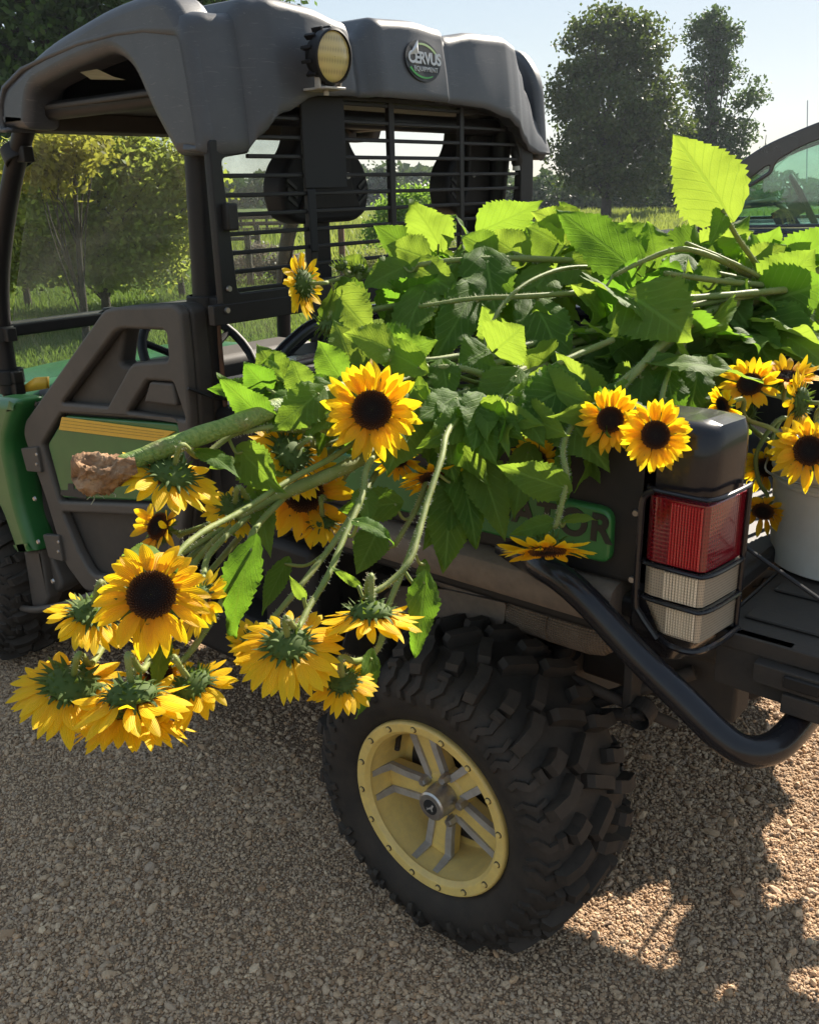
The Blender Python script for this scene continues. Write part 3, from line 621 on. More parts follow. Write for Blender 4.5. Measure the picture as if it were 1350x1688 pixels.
# wheels -----------------------------------------------------------------
TP = [(.012, .185), (-.004, .200), (-.016, .228), (-.018, .255), (-.008, .278), (.010, .293), (.035, .301), (.085, .306), (.135, .308), (.185, .306), (.235, .301), (.260, .293), (.278, .278), (.288, .255), (.286, .228), (.274, .200), (.258, .185)]
tp = np.array(TP); seg = np.r_[0, np.cumsum(np.hypot(*np.diff(tp, axis=0).T))]; SL = seg[-1]
def prof(s):
    y = np.interp(s*SL, seg, tp[:, 0]); r = np.interp(s*SL, seg, tp[:, 1])
    y2 = np.interp(s*SL+.004, seg, tp[:, 0]); r2 = np.interp(s*SL+.004, seg, tp[:, 1]); y1 = np.interp(s*SL-.004, seg, tp[:, 0]); r1 = np.interp(s*SL-.004, seg, tp[:, 1])
    d = np.array([y2-y1, r2-r1]); d /= np.linalg.norm(d)+1e-9
    return y, r, np.array([-d[1], d[0]]) if d[0] >= 0 or True else 0
def surf(s, th, h):
    y, r, n = prof(s)
    if n[1] < 0 and .2 < s < .8: n = -n
    yy = y+n[0]*h; rr = r+n[1]*h
    return (rr*math.cos(th), yy, rr*math.sin(th))
def lug(b, pts, wid, h, taper=.75, n=5):
    """raised block following (s, theta) points on the tyre surface"""
    P = [np.array(p, float) for p in pts]
    L = []
    for i in range(len(P)-1):
        for k in range(n): L.append(P[i]+(P[i+1]-P[i])*k/n)
    L.append(P[-1]); L = np.array(L); V = []
    W3 = L*np.array([SL, .30])
    for i in range(len(L)):
        d = W3[min(i+1, len(L)-1)]-W3[max(i-1, 0)]; d /= np.linalg.norm(d)+1e-9; nn = np.array([-d[1], d[0]])/np.array([SL, .30])
        hh = h*(.55 if i in (0, len(L)-1) else 1)
        for q, hq in ((-1, -.004), (-taper, hh), (taper, hh), (1, -.004)):
            s_, t_ = L[i]+nn*wid/2*q; V.append(surf(min(max(s_, .02), .98), t_, hq))
    F = []
    for i in range(len(L)-1):
        for q in range(3): a = i*4+q; F.append((a, a+1, a+5, a+4))
    F += [(0, 1, 2, 3), tuple(len(L)*4-4+k for k in range(4))[::-1]]
    b.add(V, F)
def build_wheel():
    b = MB(); b.lathe([(y, r) for y, r in TP]+[(.258, .182), (.012, .182)], (0, 0, 0), (0, 1, 0), 96); 
    NL = 15; dt = 2*math.pi/NL
    for k in range(NL):
        for sd in (0, 1):
            t0 = k*dt+sd*dt/2; f = (lambda s: s) if sd == 0 else (lambda s: 1-s)
            jit = random.uniform(-.01, .01)
            lug(b, [(f(.240), t0-.03), (f(.33), t0+.0), (f(.405), t0+.07+jit)], .030, .026)
            lug(b, [(f(.415), t0+.10+jit), (f(.47), t0+.15), (f(.55), t0+.22)], .029, .026)
            lug(b, [(f(.30), t0+dt*.46), (f(.345), t0+dt*.50), (f(.39), t0+dt*.60)], .031, .026)
            lug(b, [(f(.255), t0+dt*.47), (f(.29), t0+dt*.48)], .030, .016)
            # raised zigzag on the sidewall
            lug(b, [(f(.262), t0-.045), (f(.205), t0-.075), (f(.170), t0-.015), (f(.128), t0-.04)], .020, .009, .7, 3)
            lug(b, [(f(.262), t0+.055), (f(.215), t0+.03), (f(.178), t0+.085), (f(.140), t0+.06)], .013, .008, .7, 3)
            lug(b, [(f(.285), t0+dt*.46), (f(.222), t0+dt*.40), (f(.190), t0+dt*.55), (f(.150), t0+dt*.50)], .018, .009, .7, 3)
    ty = obj('tyre', b.v, b.f, M['rubber'], None, 35); return ty
def rim_mesh(parts):
    b = MB()
    b.lathe([(.006, .1600), (.001, .1640), (-.004, .1680), (-.006, .1860), (-.002, .1895), (.008, .1900), (.008, .184)], (0, 0, 0), (0, 1, 0), 72)
    b.lathe([(.002, .1660), (.030, .1610), (.060, .1560), (.100, .1520), (.110, .1480), (.110, .1340), (.118, .1330), (.118, .1480), (.25, .150), (.25, .18)], (0, 0, 0), (0, 1, 0), 72)
    b.lathe([(.055, 0), (.055, .048), (.062, .056), (.085, .056)], (0, 0, 0), (0, 1, 0), 40)
    for k in range(5):
        a = R(117+72*k); ca, sa = math.cos(a), math.sin(a)
        for (r0, r1, w0, w1, y0, y1) in ((.03, .155, .027, .033, .058, .088),):
            V = []
            for y in (y0, y1):
                for r, w in ((r0, w0), (r1, w1)):
                    for q in (-1, 1): V.append((r*ca-q*w*sa, y+(.0 if r < .1 else .004), r*sa+q*w*ca))
            b.add(V, [(0, 1, 3, 2), (4, 6, 7, 5), (0, 2, 6, 4), (1, 5, 7, 3), (2, 3, 7, 6), (0, 4, 5, 1)])
    rim = b.build('rim', M['yellow_paint'], None, 38, bevel=.0015)
    b = MB()
    for k in range(5):
        a = R(117+72*k); ca, sa = math.cos(a), math.sin(a)
        for sd in (-1, 1):
            rows = []
            for (r, off, w, y) in ((.040, .0215, .0075, .054), (.100, .0235, .0085, .056), (.148, .0265, .0090, .060), (.1585, .028, .0085, .040), (.163, .0285, .0070, .016)):
                cx = r*ca-sd*off*sa; cz = r*sa+sd*off*ca
                rows.append([(cx+w*sa*1, y+.010 if r < .15 else y, cz-w*ca), (cx+w*sa*.9-(0.004*ca if r > .15 else 0), y-.001, cz-w*ca*.9-(0.004*sa if r > .15 else 0)), (cx-w*sa*.9-(0.004*ca if r > .15 else 0), y-.001, cz+w*ca*.9-(0.004*sa if r > .15 else 0)), (cx-w*sa, y+.010 if r < .15 else y, cz+w*ca)])
            b.grid(rows)
    rid = b.build('spoke_ridge', M['machined'], None, 30)
    b = MB()
    for k in range(16):
        a = 2*math.pi*(k+.4)/16; b.lathe([(-.010, 0), (-.010, .0032), (-.009, .0048), (-.005, .0052)], (.177*math.cos(a), 0, .177*math.sin(a)), (0, 1, 0), 12)
    bo = b.build('rim_bolt', M['yellow_paint'], None, 30)
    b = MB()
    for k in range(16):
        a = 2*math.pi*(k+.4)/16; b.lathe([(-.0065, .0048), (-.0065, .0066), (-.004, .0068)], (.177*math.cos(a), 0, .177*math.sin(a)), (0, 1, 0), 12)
    br = b.build('bolt_shadow_ring', M['dark_recess'], None, 30); br.name = 'bolt_shade_ring'  # dark ring painted in as the shadow round each rim bolt
    nuts = []
    for k in range(5):
        a = R(117+36+72*k); b = MB(); b.lathe([(.034, 0), (.034, .0075), (.038, .0100), (.056, .0115)], (.050*math.cos(a), 0, .050*math.sin(a)), (0, 1, 0), 6); nuts.append(b.build('lug_nut', M['steel'], None, 30))
    b = MB(); b.lathe([(.008, 0), (.008, .027), (.011, .031), (.030, .0315), (.033, .033), (.055, .0335)], (0, 0, 0), (0, 1, 0), 40); hc = b.build('hub_cap', M['steel'], None, 35)
    b = MB(); b.lathe([(.0070, 0), (.0070, .0165), (.0085, .0168)], (0, 0, 0), (0, 1, 0), 28); em = b.build('cap_emblem', M['decal_black'], None, 30)
    b = MB(); D = [(-.010, -.004), (-.003, -.002), (.003, .003), (.006, .009), (.010, .008), (.008, .003), (.006, -.001), (.008, -.007), (.005, -.008), (.002, -.003), (-.004, -.006), (-.009, -.010), (-.007, -.005)]
    b.add([(x, .0062, z) for x, z in D], [tuple(range(len(D)))]); dm = b.build('emblem_mark', M['machined'], None, None)
    b = MB(); b.lathe([(.10, .0), (.10, .010), (.13, .010)], (0, 0, 0), (0, 1, 0), 12); b = MB(); a = R(150); b.tube([(.157*math.cos(a), .075, .157*math.sin(a)), (.135*math.cos(a), .045, .135*math.sin(a))], .006, 10); va = b.build('valve_stem', M['rubber'], None)
    b = MB(); b.lathe([(.112, .0), (.112, .134), (.125, .146), (.20, .146)], (0, 0, 0), (0, 1, 0), 32); b.lathe([(.15, .0), (.15, .03), (.26, .03)], (0, 0, 0), (0, 1, 0), 16); 
    wh = b.build('wheel', M['dark_recess'], None, 35)
    for o in [rim, rid, bo, br, hc, em, dm, va]+nuts: o.parent = wh
    return wh
W0 = rim_mesh(None); T0 = build_wheel(); T0.parent = W0
kids = [c for c in W0.children]
def put_wheel(w_, loc, rz, ry=0):
    w_.parent = UV; w_.location = Vector(loc)-Vector(ORG[UV.name]); w_.rotation_euler = (0, ry, rz)
wheels = [((0, -.78, .325), 0, 0), ((-1.99, -.76, .325), 0, 1.1), ((0, .66, .325), math.pi, .5), ((-1.99, .64, .325), math.pi, .9)]
for i, (loc, rz, ry) in enumerate(wheels):
    if i == 0: wo_ = W0
    else:
        wo_ = W0.copy(); COL.objects.link(wo_)
        for c in kids:
            c2 = c.copy(); COL.objects.link(c2); c2.parent = wo_
    put_wheel(wo_, loc, rz, ry)
# ------------------------------------------------------------------ ground, gravel, lawn, field
def mat_ground():
    t = NT('gravel_ground'); n1 = t.noise(1.3, 6, .6); n2 = t.noise(60, 6, .7)
    vo = t.n('TexVoronoi'); vo.inputs['Scale'].default_value = 160; t.l(t.coord(), vo.inputs['Vector'])
    c = t.mix(t.ramp(n2, [(.3, 0), (.7, 1)]), (.38, .245, .145), (.56, .38, .235)); c = t.mix(t.ramp(n1, [(.35, 0), (.7, .5)]), c, (.36, .235, .145))
    c = t.mix(t.ramp(vo.outputs['Distance'], [(.1, 0), (.6, .5)]), c, (.10, .075, .055))
    t.bsdf(c, .95, 0, t.bump(t.math('ADD', vo.outputs['Distance'], n2), 1.0, .006), .2); return t.m
def mat_stone():
    t = NT('gravel_stone'); g = t.n('NewGeometry'); rp = g.outputs['Random Per Island']
    c = t.ramp(rp, [(0, (.35, .21, .115)), (.2, (.50, .33, .195)), (.4, (.62, .43, .265)), (.55, (.46, .33, .225)), (.7, (.68, .48, .30)), (.82, (.38, .28, .20)), (.93, (.78, .57, .36)), (1, (.60, .34, .17))])
    n = t.noise(240, 4, .6); c = t.mix(t.ramp(n, [(.3, 0), (.8, .4)]), c, (.24, .175, .12))
    t.bsdf(c, .85, 0, t.bump(n, .5, .001), .3); return t.m
def mat_field(name, a, b_, sc=.35):
    t = NT(name); n1 = t.noise(sc, 5, .6); n2 = t.noise(14, 6, .7)
    c = t.mix(t.ramp(n1, [(.35, 0), (.65, 1)]), a, b_); c = t.mix(t.ramp(n2, [(.3, 0), (.75, .6)]), c, tuple(k*.45 for k in a))
    t.bsdf(c, .9, 0, t.bump(n2, 1, .05), .15); return t.m
def sheet(name, outline, z, mat):
    b = MB(); b.add([(x, y, z) for x, y in outline], [tuple(range(len(outline)))]); o = b.build(name, mat, None, None); tag(o, kind='structure'); return o
sheet('field', [(-900, -60), (900, -60), (900, 900), (-900, 900)], -.040, mat_field('field_grass', (.075, .12, .022), (.115, .15, .035), .06))
sheet('lawn', [(-60, 1.2), (-6.2, 1.6), (-4.6, 3.2), (-4.2, 5.5), (-1.5, 9.0), (6, 9.8), (12, 11), (12, 26), (-16, 24), (-60, 20)], -.034, mat_field('lawn_grass', (.060, .125, .018), (.085, .155, .025), .8))
# gravel yard with a slightly rolling surface
G = []
def gz(x, y): return .010*math.sin(1.7*x+.6)*math.cos(1.3*y)+.006*math.sin(4.1*x+2.2*y)+.002
fl = [(-.5, -.2), (.0, -.78), (-1.99, -.76)]
gxs = list(np.linspace(-14, -3, 12))+list(np.linspace(-2.8, 3, 60))+list(np.linspace(4, 30, 10)); gys = list(np.linspace(-12, -3, 8))+list(np.linspace(-2.8, 3, 60))+list(np.linspace(3.5, 8.5, 8))
def edge_y(x): return np.interp(x, [-14, -6.2, -4.6, -4.2, -1.5, 6, 30], [1.2, 1.5, 3.1, 5.4, 8.9, 9.7, 10.5])
def edge_f(x): return 1.0
G = []
for x in gxs:
    ey = edge_y(x); G.append([(x, min(y, ey), gz(x, min(y, ey)) if abs(x) < 3 and abs(y) < 3 else -.002) for y in gys])
b = MB(); b.grid(G); gr = b.build('gravel_yard', mat_ground(), None, True); tag(gr, kind='structure')
# loose stones: real pebbles wherever the camera (and a step beside it) can see the yard
bm = bmesh.new(); bmesh.ops.create_icosphere(bm, subdivisions=1, radius=1); bm.verts.ensure_lookup_table()
IV = np.array([v.co[:] for v in bm.verts]); IF = np.array([[v.index for v in f.verts] for f in bm.faces]); bm.free()
IV = IV[:, :]
def stones(n, xr, yr, smed, sig, smax):
    x = rng.uniform(*xr, n); y = rng.uniform(*yr, n); k = y < 1.3; 
    s = np.minimum(smed*np.exp(rng.normal(0, sig, n)), smax)
    return x, y, s
parts_ = [stones(420000, (-2.6, 1.5), (-1.9, .9), .0033, .36, .009), stones(45000, (-2.6, 1.6), (-1.9, 1.2), .0058, .30, .013), stones(4200, (-2.6, 1.6), (-1.9, 1.6), .0105, .22, .019), stones(26000, (-3.6, 2.4), (.9, 3.6), .006, .4, .014)]
x = np.concatenate([p[0] for p in parts_]); y = np.concatenate([p[1] for p in parts_]); s = np.concatenate([p[2] for p in parts_])
clump = np.sin(x*5.1+1.3*np.sin(y*4))*np.cos(y*6.3+x*2)+.6*np.sin(x*13)*np.sin(y*11)
keep = (s < .0050) | (rng.random(len(s)) < .50+.4*clump)
dd = np.stack([x, y, 0*x], 1)-CAM; wz = dd@CF; sx = PW/2+FPX*(dd@CR)/wz; sy = PH/2-FPX*(dd@CU)/wz      # only where the yard can be seen, with a wide margin for a step aside
keep &= (wz > .3) & (sx > -420) & (sx < PW+420) & (sy > 600) & (sy < PH+320) & ~((s < .0040) & (y > .0) & (rng.random(len(s)) < .6)) & ~((x < -.3) & (y > -.5) & (y < .6) & (x > -1.7) & (s < .006) & (rng.random(len(s)) < .7))
x, y, s = x[keep], y[keep], s[keep]; print('stones', len(s))
n = len(s); z = .010*np.sin(1.7*x+.6)*np.cos(1.3*y)+.006*np.sin(4.1*x+2.2*y)+.002
q = rng.normal(size=(n, 4)); q /= np.linalg.norm(q, axis=1)[:, None]
a_, b_, c_, d_ = q.T
RM = np.stack([1-2*(c_*c_+d_*d_), 2*(b_*c_-a_*d_), 2*(b_*d_+a_*c_), 2*(b_*c_+a_*d_), 1-2*(b_*b_+d_*d_), 2*(c_*d_-a_*b_), 2*(b_*d_-a_*c_), 2*(c_*d_+a_*b_), 1-2*(b_*b_+c_*c_)], 1).reshape(n, 3, 3)
sc3 = np.stack([s*rng.uniform(.9, 1.5, n), s*rng.uniform(.7, 1.1, n), s*rng.uniform(.5, .8, n)], 1)
V = IV[None]*sc3[:, None, :]*rng.uniform(.78, 1.15, (n, 12, 1)); V = np.einsum('nij,nvj->nvi', RM, V); V[:, :, 2] *= .8
V += np.stack([x, y, z+s*.28], 1)[:, None, :]
F = (IF[None]+(np.arange(n)*12)[:, None, None]).reshape(-1, 3)
st = fast_mesh('gravel', V.reshape(-1, 3), F, mat_stone()); tag(st, 'loose grey and tan gravel stones covering the farm yard under the vehicle', 'gravel', kind='stuff')

# blades of grass on the lawn
def mat_leaf(name, c0, c1, tcol, tw=.45, rough=.55, veins=False):
    t = NT(name); g = t.n('NewGeometry'); rp = g.outputs['Random Per Island']
    c = t.mix(rp, c0, c1)
    p = t.n('BsdfPrincipled'); t.l(c, p.inputs['Base Color']); p.inputs['Roughness'].default_value = rough; p.inputs['Specular IOR Level'].default_value = .35
    tr = t.n('BsdfTranslucent'); tr.inputs[0].default_value = (*tcol, 1)
    ms = t.n('MixShader'); ms.inputs[0].default_value = tw; t.l(p.outputs[0], ms.inputs[1]); t.l(tr.outputs[0], ms.inputs[2]); t.l(ms.outputs[0], t.out.inputs[0]); return t.m
def blades(name, pts, h, mat):
    n = len(pts); a = rng.uniform(0, 2*np.pi, n); hh = h*rng.uniform(.5, 1.3, n); wd = hh*.09+.004
    lean = rng.normal(0, .35, (n, 2))*hh[:, None]
    P = np.zeros((n, 3, 3)); P[:, 0, :2] = pts+np.stack([np.cos(a), np.sin(a)], 1)*wd[:, None]; P[:, 1, :2] = pts-np.stack([np.cos(a), np.sin(a)], 1)*wd[:, None]
    P[:, 2, :2] = pts+lean; P[:, 2, 2] = hh; P[:, :2, 2] = -.01
    return fast_mesh(name, P.reshape(-1, 3), np.arange(n*3).reshape(-1, 3), mat)
pt = []
while len(pt) < 110000:
    k = rng.uniform(-40, 1350, 60000); v = rng.uniform(0, 1, 60000)
    dist = 5.5*np.exp(v*1.35)
    dx = CF[0]+CR[0]*(k-PW/2)/FPX; dy = CF[1]+CR[1]*(k-PW/2)/FPX; nn = np.hypot(dx, dy)
    X_ = CAM[0]+dx/nn*dist; Y_ = CAM[1]+dy/nn*dist
    ok = Y_ > np.interp(X_, [-14, -6.2, -4.6, -4.2, -1.5, 6, 30], [1.2, 1.5, 3.1, 5.4, 8.9, 9.7, 10.5])
    pt += list(zip(X_[ok], Y_[ok]))
M['grass'] = mat_leaf('grass', (.060, .095, .020), (.12, .155, .035), (.22, .31, .05), .40)
lg = blades('lawn_blades', np.array(pt[:110000]), .085, M['grass']); lg.name = 'grass'; tag(lg, 'short sunlit green grass of the lawn behind the vehicle', 'grass', kind='stuff')
pt = np.stack([rng.uniform(-44, 2, 60000), rng.uniform(13, 46, 60000)], 1)
M['field_blades'] = mat_leaf('field_blades', (.09, .13, .025), (.17, .18, .05), (.30, .36, .06), .4)
lg = blades('field_stalks', pt, .30, M['field_blades']); lg.name = 'field_grass'; tag(lg, 'taller pale grass of the hay field beyond the lawn', 'grass', kind='stuff')

# ------------------------------------------------------------------ trees
M['bark'] = mat_surf('bark', (.060, .045, .034), (.035, .027, .021), .9, scale=9, bumps=.8, bdist=.02, bscale=40)
def tree(name, base, trunk_top, tr, blobs, ncl, per, leaf, spread, mat, label, cat='tree', limbs=14, group=None, gap=.35):
    """tapered trunk with limbs reaching into a crown of separate small leaves gathered in clumps"""
    root = empty(name, base); tag(root, label, cat, group)
    base = np.array(base, float); top = np.array(trunk_top, float); cen = []
    w_ = np.array([bb[3]*bb[4]*bb[5] for bb in blobs]); w_ = w_**.75; w_ /= w_.sum()
    for i in range(ncl):
        bb = blobs[rng.choice(len(blobs), p=w_)]; d = rng.normal(size=3); d /= np.linalg.norm(d); rr = rng.uniform(.25, 1)**.5*rng.uniform(.86, 1.08)
        cen.append(np.array(bb[:3])+d*rr*np.array(bb[3:6]))
    cen = np.array(cen); b = MB()
    mid = base+(top-base)*.5+rng.normal(0, .03, 3)*np.linalg.norm(top-base)
    tp_ = smooth_path([base-(0, 0, .1), base+(mid-base)*.4, mid, top], 5); nn = len(tp_)
    b.tube(tp_, [tr*(1.25 if i == 0 else 1)*(1-.72*i/nn) for i in range(nn)], 9)
    for k in range(limbs):
        e = cen[rng.integers(len(cen))]; s0 = rng.uniform(.25, .95); p0 = tp_[int(s0*(nn-1))]
        md = p0+(e-p0)*.5+np.array([0, 0, .06*np.linalg.norm(e-p0)])+rng.normal(0, .05, 3)*np.linalg.norm(e-p0)
        q = smooth_path([p0, md, e], 4); r0 = tr*(.42 if k < 6 else .26)*(1-.4*s0); b.tube(q, [r0*(1-.8*i/len(q)) for i in range(len(q))], 6)
    b.build('trunk', M['bark'], root, 60)
    m_ = ncl*per; cc = np.repeat(cen, per, 0); off = np.clip(rng.normal(size=(m_, 3)), -1.7, 1.7)*spread*np.repeat(rng.uniform(.6, 1.35, ncl), per)[:, None]; off[:, 2] *= .65
    c = cc+off; nrm = rng.normal(size=(m_, 3)); nrm[:, 2] += .5; nrm /= np.linalg.norm(nrm, axis=1)[:, None]
    a = np.cross(nrm, rng.normal(size=(m_, 3))); a /= np.linalg.norm(a, axis=1)[:, None]; s2 = np.cross(nrm, a); L = leaf*rng.uniform(.6, 1.3, m_)[:, None]
    V = np.stack([c-a*L*.5, c+s2*L*.3-nrm*L*.06, c+a*L*.5-nrm*L*.1, c-s2*L*.3-nrm*L*.06], 1)
    F = np.arange(m_*4).reshape(-1, 4); T = np.concatenate([F[:, [0, 1, 2]], F[:, [0, 2, 3]]])
    fast_mesh('crown', V.reshape(-1, 3), T, mat, root)
    return root
def blob(px, py, dep, rx, ry, dr=1.0):             # a lobe of a crown: place and radii in photo pixels at a real distance
    k = dep/FPX; c = at(px, py, dep); return (c[0], c[1], c[2], rx*k*dr, rx*k*dr, ry*k)
M['leaf_oak'] = mat_leaf('leaf_oak', (.035, .060, .014), (.085, .090, .022), (.12, .17, .02), .28)
M['leaf_poplar'] = mat_leaf('leaf_poplar', (.030, .055, .018), (.060, .085, .025), (.10, .17, .03), .28)
M['leaf_maple'] = mat_leaf('leaf_maple', (.025, .055, .012), (.060, .095, .018), (.16, .28, .03), .35)
M['leaf_apple'] = mat_leaf('leaf_apple', (.090, .130, .024), (.19, .20, .05), (.50, .55, .09), .55)
M['leaf_bright'] = mat_leaf('leaf_bright', (.060, .130, .020), (.10, .17, .03), (.28, .46, .05), .5)
M['leaf_far'] = mat_leaf('leaf_far', (.030, .055, .022), (.060, .080, .030), (.08, .13, .03), .25)
M['leaf_shrub'] = mat_leaf('leaf_shrub', (.07, .085, .03), (.16, .15, .06), (.25, .28, .08), .4)
M['leaf_grey'] = mat_leaf('leaf_grey', (.16, .14, .12), (.26, .22, .20), (.25, .2, .16), .35)
def gbase(px, dep): q = at(px, 844, dep); t_ = CAM+ray(px, 330)*dep; return (t_[0], t_[1], 0.0)
B = gbase(1000, 40)
tree('broadleaf_tree', B, at(1005, 120, 40), .26, [blob(985, 80, 40, 62, 55), blob(1050, 90, 40, 55, 58), blob(945, 165, 40, 45, 60), blob(1010, 190, 40, 88, 80), blob(1085, 190, 40, 50, 65), blob(960, 265, 40, 45, 45), blob(1040, 275, 40, 70, 55), blob(1005, 40, 40, 35, 25), blob(925, 245, 40, 22, 30)],
     760, 48, .20, .30, M['leaf_oak'], 'tall round crowned broadleaf tree standing alone behind the leaf pile, the widest against the sky', limbs=40)
B = gbase(1165, 46)
tree('slender_tree', B, at(1172, 60, 46), .22, [blob(1165, 50, 46, 34, 34), blob(1180, 42, 46, 20, 20), blob(1195, 70, 46, 26, 26), blob(1160, 120, 46, 36, 45), blob(1165, 190, 46, 34, 50), blob(1190, 125, 46, 28, 22), blob(1235, 165, 46, 24, 26), blob(1250, 145, 46, 14, 18), blob(1215, 215, 46, 30, 28), blob(1205, 265, 46, 30, 24), blob(1160, 255, 46, 45, 40), blob(1110, 300, 46, 50, 30), blob(1130, 240, 46, 30, 40)],
     440, 42, .20, .27, M['leaf_poplar'], 'slender uneven tree leaning right, standing between the round tree and the pickup truck', limbs=34)
tree('shade_tree', (-15.5, 8.2, 0), (-15.6, 8.4, 6.5), .34, [blob(40, 60, 17, 150, 110), blob(210, 10, 17, 150, 80), blob(-60, 160, 17, 140, 110), blob(350, -40, 17, 130, 60), blob(90, -80, 17, 220, 90)],
     620, 60, .17, .34, M['leaf_maple'], 'big dark leafy tree rising behind the cab roof at the upper left', limbs=26)
tree('orchard_tree', gbase(285, 13.5), at(285, 300, 13.5), .06, [blob(285, 300, 13.5, 50, 50), blob(300, 380, 13.5, 40, 45), blob(250, 350, 13.5, 40, 50), blob(330, 340, 13.5, 30, 50), blob(270, 420, 13.5, 50, 30)],
     220, 42, .080, .15, M['leaf_apple'], 'sunlit fruit tree touching the cab pillar, farther back than its neighbour', limbs=24)
tree('orchard_tree', gbase(20, 13), at(20, 330, 13), .06, [blob(20, 330, 13, 60, 60), blob(70, 400, 13, 60, 40), blob(-30, 400, 13, 50, 40)],
     200, 42, .080, .15, M['leaf_apple'], 'sunlit fruit tree at the left picture edge behind the front pillar', limbs=24)
M['orange_ribbon'] = mat_surf('orange_ribbon', (.65, .14, .04), (.5, .12, .04), .6, .7)
tree('orchard_tree', gbase(150, 11), at(160, 280, 11), .07, [blob(150, 260, 11, 95, 55), blob(70, 300, 11, 70, 65), blob(230, 300, 11, 80, 60), blob(270, 370, 11, 55, 60), blob(100, 370, 11, 85, 50), blob(190, 390, 11, 80, 45), blob(-10, 330, 11, 60, 80), blob(300, 270, 11, 45, 55), blob(320, 330, 11, 30, 60), blob(60, 430, 11, 75, 30), blob(250, 425, 11, 60, 30), blob(140, 440, 11, 60, 26), blob(200, 445, 11, 50, 22), blob(10, 440, 11, 50, 30), blob(200, 240, 11, 60, 30)],
     720, 42, .080, .15, M['leaf_apple'], 'sunny low branching fruit tree seen through the windscreen', limbs=40)
tree('yellow_leaf_tree', gbase(110, 9), at(120, 245, 9), .05, [blob(120, 245, 9, 62, 28), blob(70, 262, 9, 35, 22), blob(90, 290, 9, 30, 20)], 90, 30, .075, .12, mat_leaf('leaf_yellowing', (.16, .15, .025), (.26, .21, .03), (.45, .42, .06), .5), 'yellowing slender young tree in front of the fruit tree, just under the roof edge', limbs=12)
tree('young_tree', gbase(700, 19), at(690, 320, 19), .05, [blob(690, 335, 19, 48, 30), blob(650, 350, 19, 30, 28), blob(735, 345, 19, 34, 26), blob(700, 370, 19, 50, 28), blob(625, 380, 19, 26, 20)],
     150, 46, .085, .13, M['leaf_bright'], 'bright green young tree seen between the two seats through the rear screen', limbs=14)
tree('hedge_shrub', gbase(870, 17), at(870, 415, 17), .03, [blob(800, 415, 17, 50, 20), blob(870, 405, 17, 45, 24), blob(750, 425, 17, 50, 16)], 130, 40, .06, .12, M['leaf_shrub'], 'low straggly shrub at the lawn edge behind the far seat', 'shrub', limbs=14)
tree('lilac_shrub', gbase(445, 16), at(450, 420, 16), .03, [blob(440, 425, 16, 42, 26), blob(480, 440, 16, 35, 20), blob(400, 440, 16, 30, 18)], 110, 40, .055, .11, M['leaf_grey'], 'pale grey dried shrub seen through the left of the rear screen', 'shrub', limbs=16)
tree('weedy_shrub', gbase(570, 15), at(570, 430, 15), .02, [blob(570, 440, 15, 45, 12), blob(620, 435, 15, 45, 14), blob(700, 432, 15, 45, 12)], 110, 36, .05, .10, M['leaf_shrub'], 'knee high weedy shrub below the young tree', 'shrub', limbs=10)
tree('pine_tree', gbase(632, 85), at(632, 270, 85), .2, [blob(632, 300, 85, 16, 26), blob(615, 310, 85, 14, 14), blob(650, 312, 85, 12, 12)], 60, 40, .5, .5, M['leaf_far'], 'distant rounded tree standing above the far wood', limbs=8)
# far wood: one mass
def far_wood():
    P = []; n = 34000
    k = rng.uniform(-60, 1400, n); dep = rng.uniform(110, 150, n)
    prof_ = 284+6*np.sin(k*.031)+5*np.sin(k*.013+2)+4*np.sin(k*.09)+3*np.sin(k*.21+1)+np.where((k > 880) & (k < 1010), 6, 0)+np.where(k > 1210, 8, 0)
    hz = 328-k*.025; top = (hz-prof_)/FPX*dep+1.49; z = rng.uniform(0, 1, n)**.7*top
    d = np.stack([CF[0]+CR[0]*(k-PW/2)/FPX, CF[1]+CR[1]*(k-PW/2)/FPX], 1); xy = CAM[:2]+d*dep[:, None]
    c = np.concatenate([xy, z[:, None]], 1); m_ = n; nrm = rng.normal(size=(m_, 3)); nrm /= np.linalg.norm(nrm, axis=1)[:, None]
    a = np.cross(nrm, rng.normal(size=(m_, 3))); a /= np.linalg.norm(a, axis=1)[:, None]; s2 = np.cross(nrm, a); L = .95*rng.uniform(.6, 1.3, m_)[:, None]
    V = np.stack([c-a*L*.5, c+s2*L*.36, c+a*L*.5, c-s2*L*.36], 1); F = np.arange(m_*4).reshape(-1, 4)
    return fast_mesh('far_wood', V.reshape(-1, 3), np.concatenate([F[:, [0, 1, 2]], F[:, [0, 2, 3]]]), M['leaf_far'])
tag(far_wood(), 'far off hazy line of trees along the horizon', 'wood', kind='stuff')
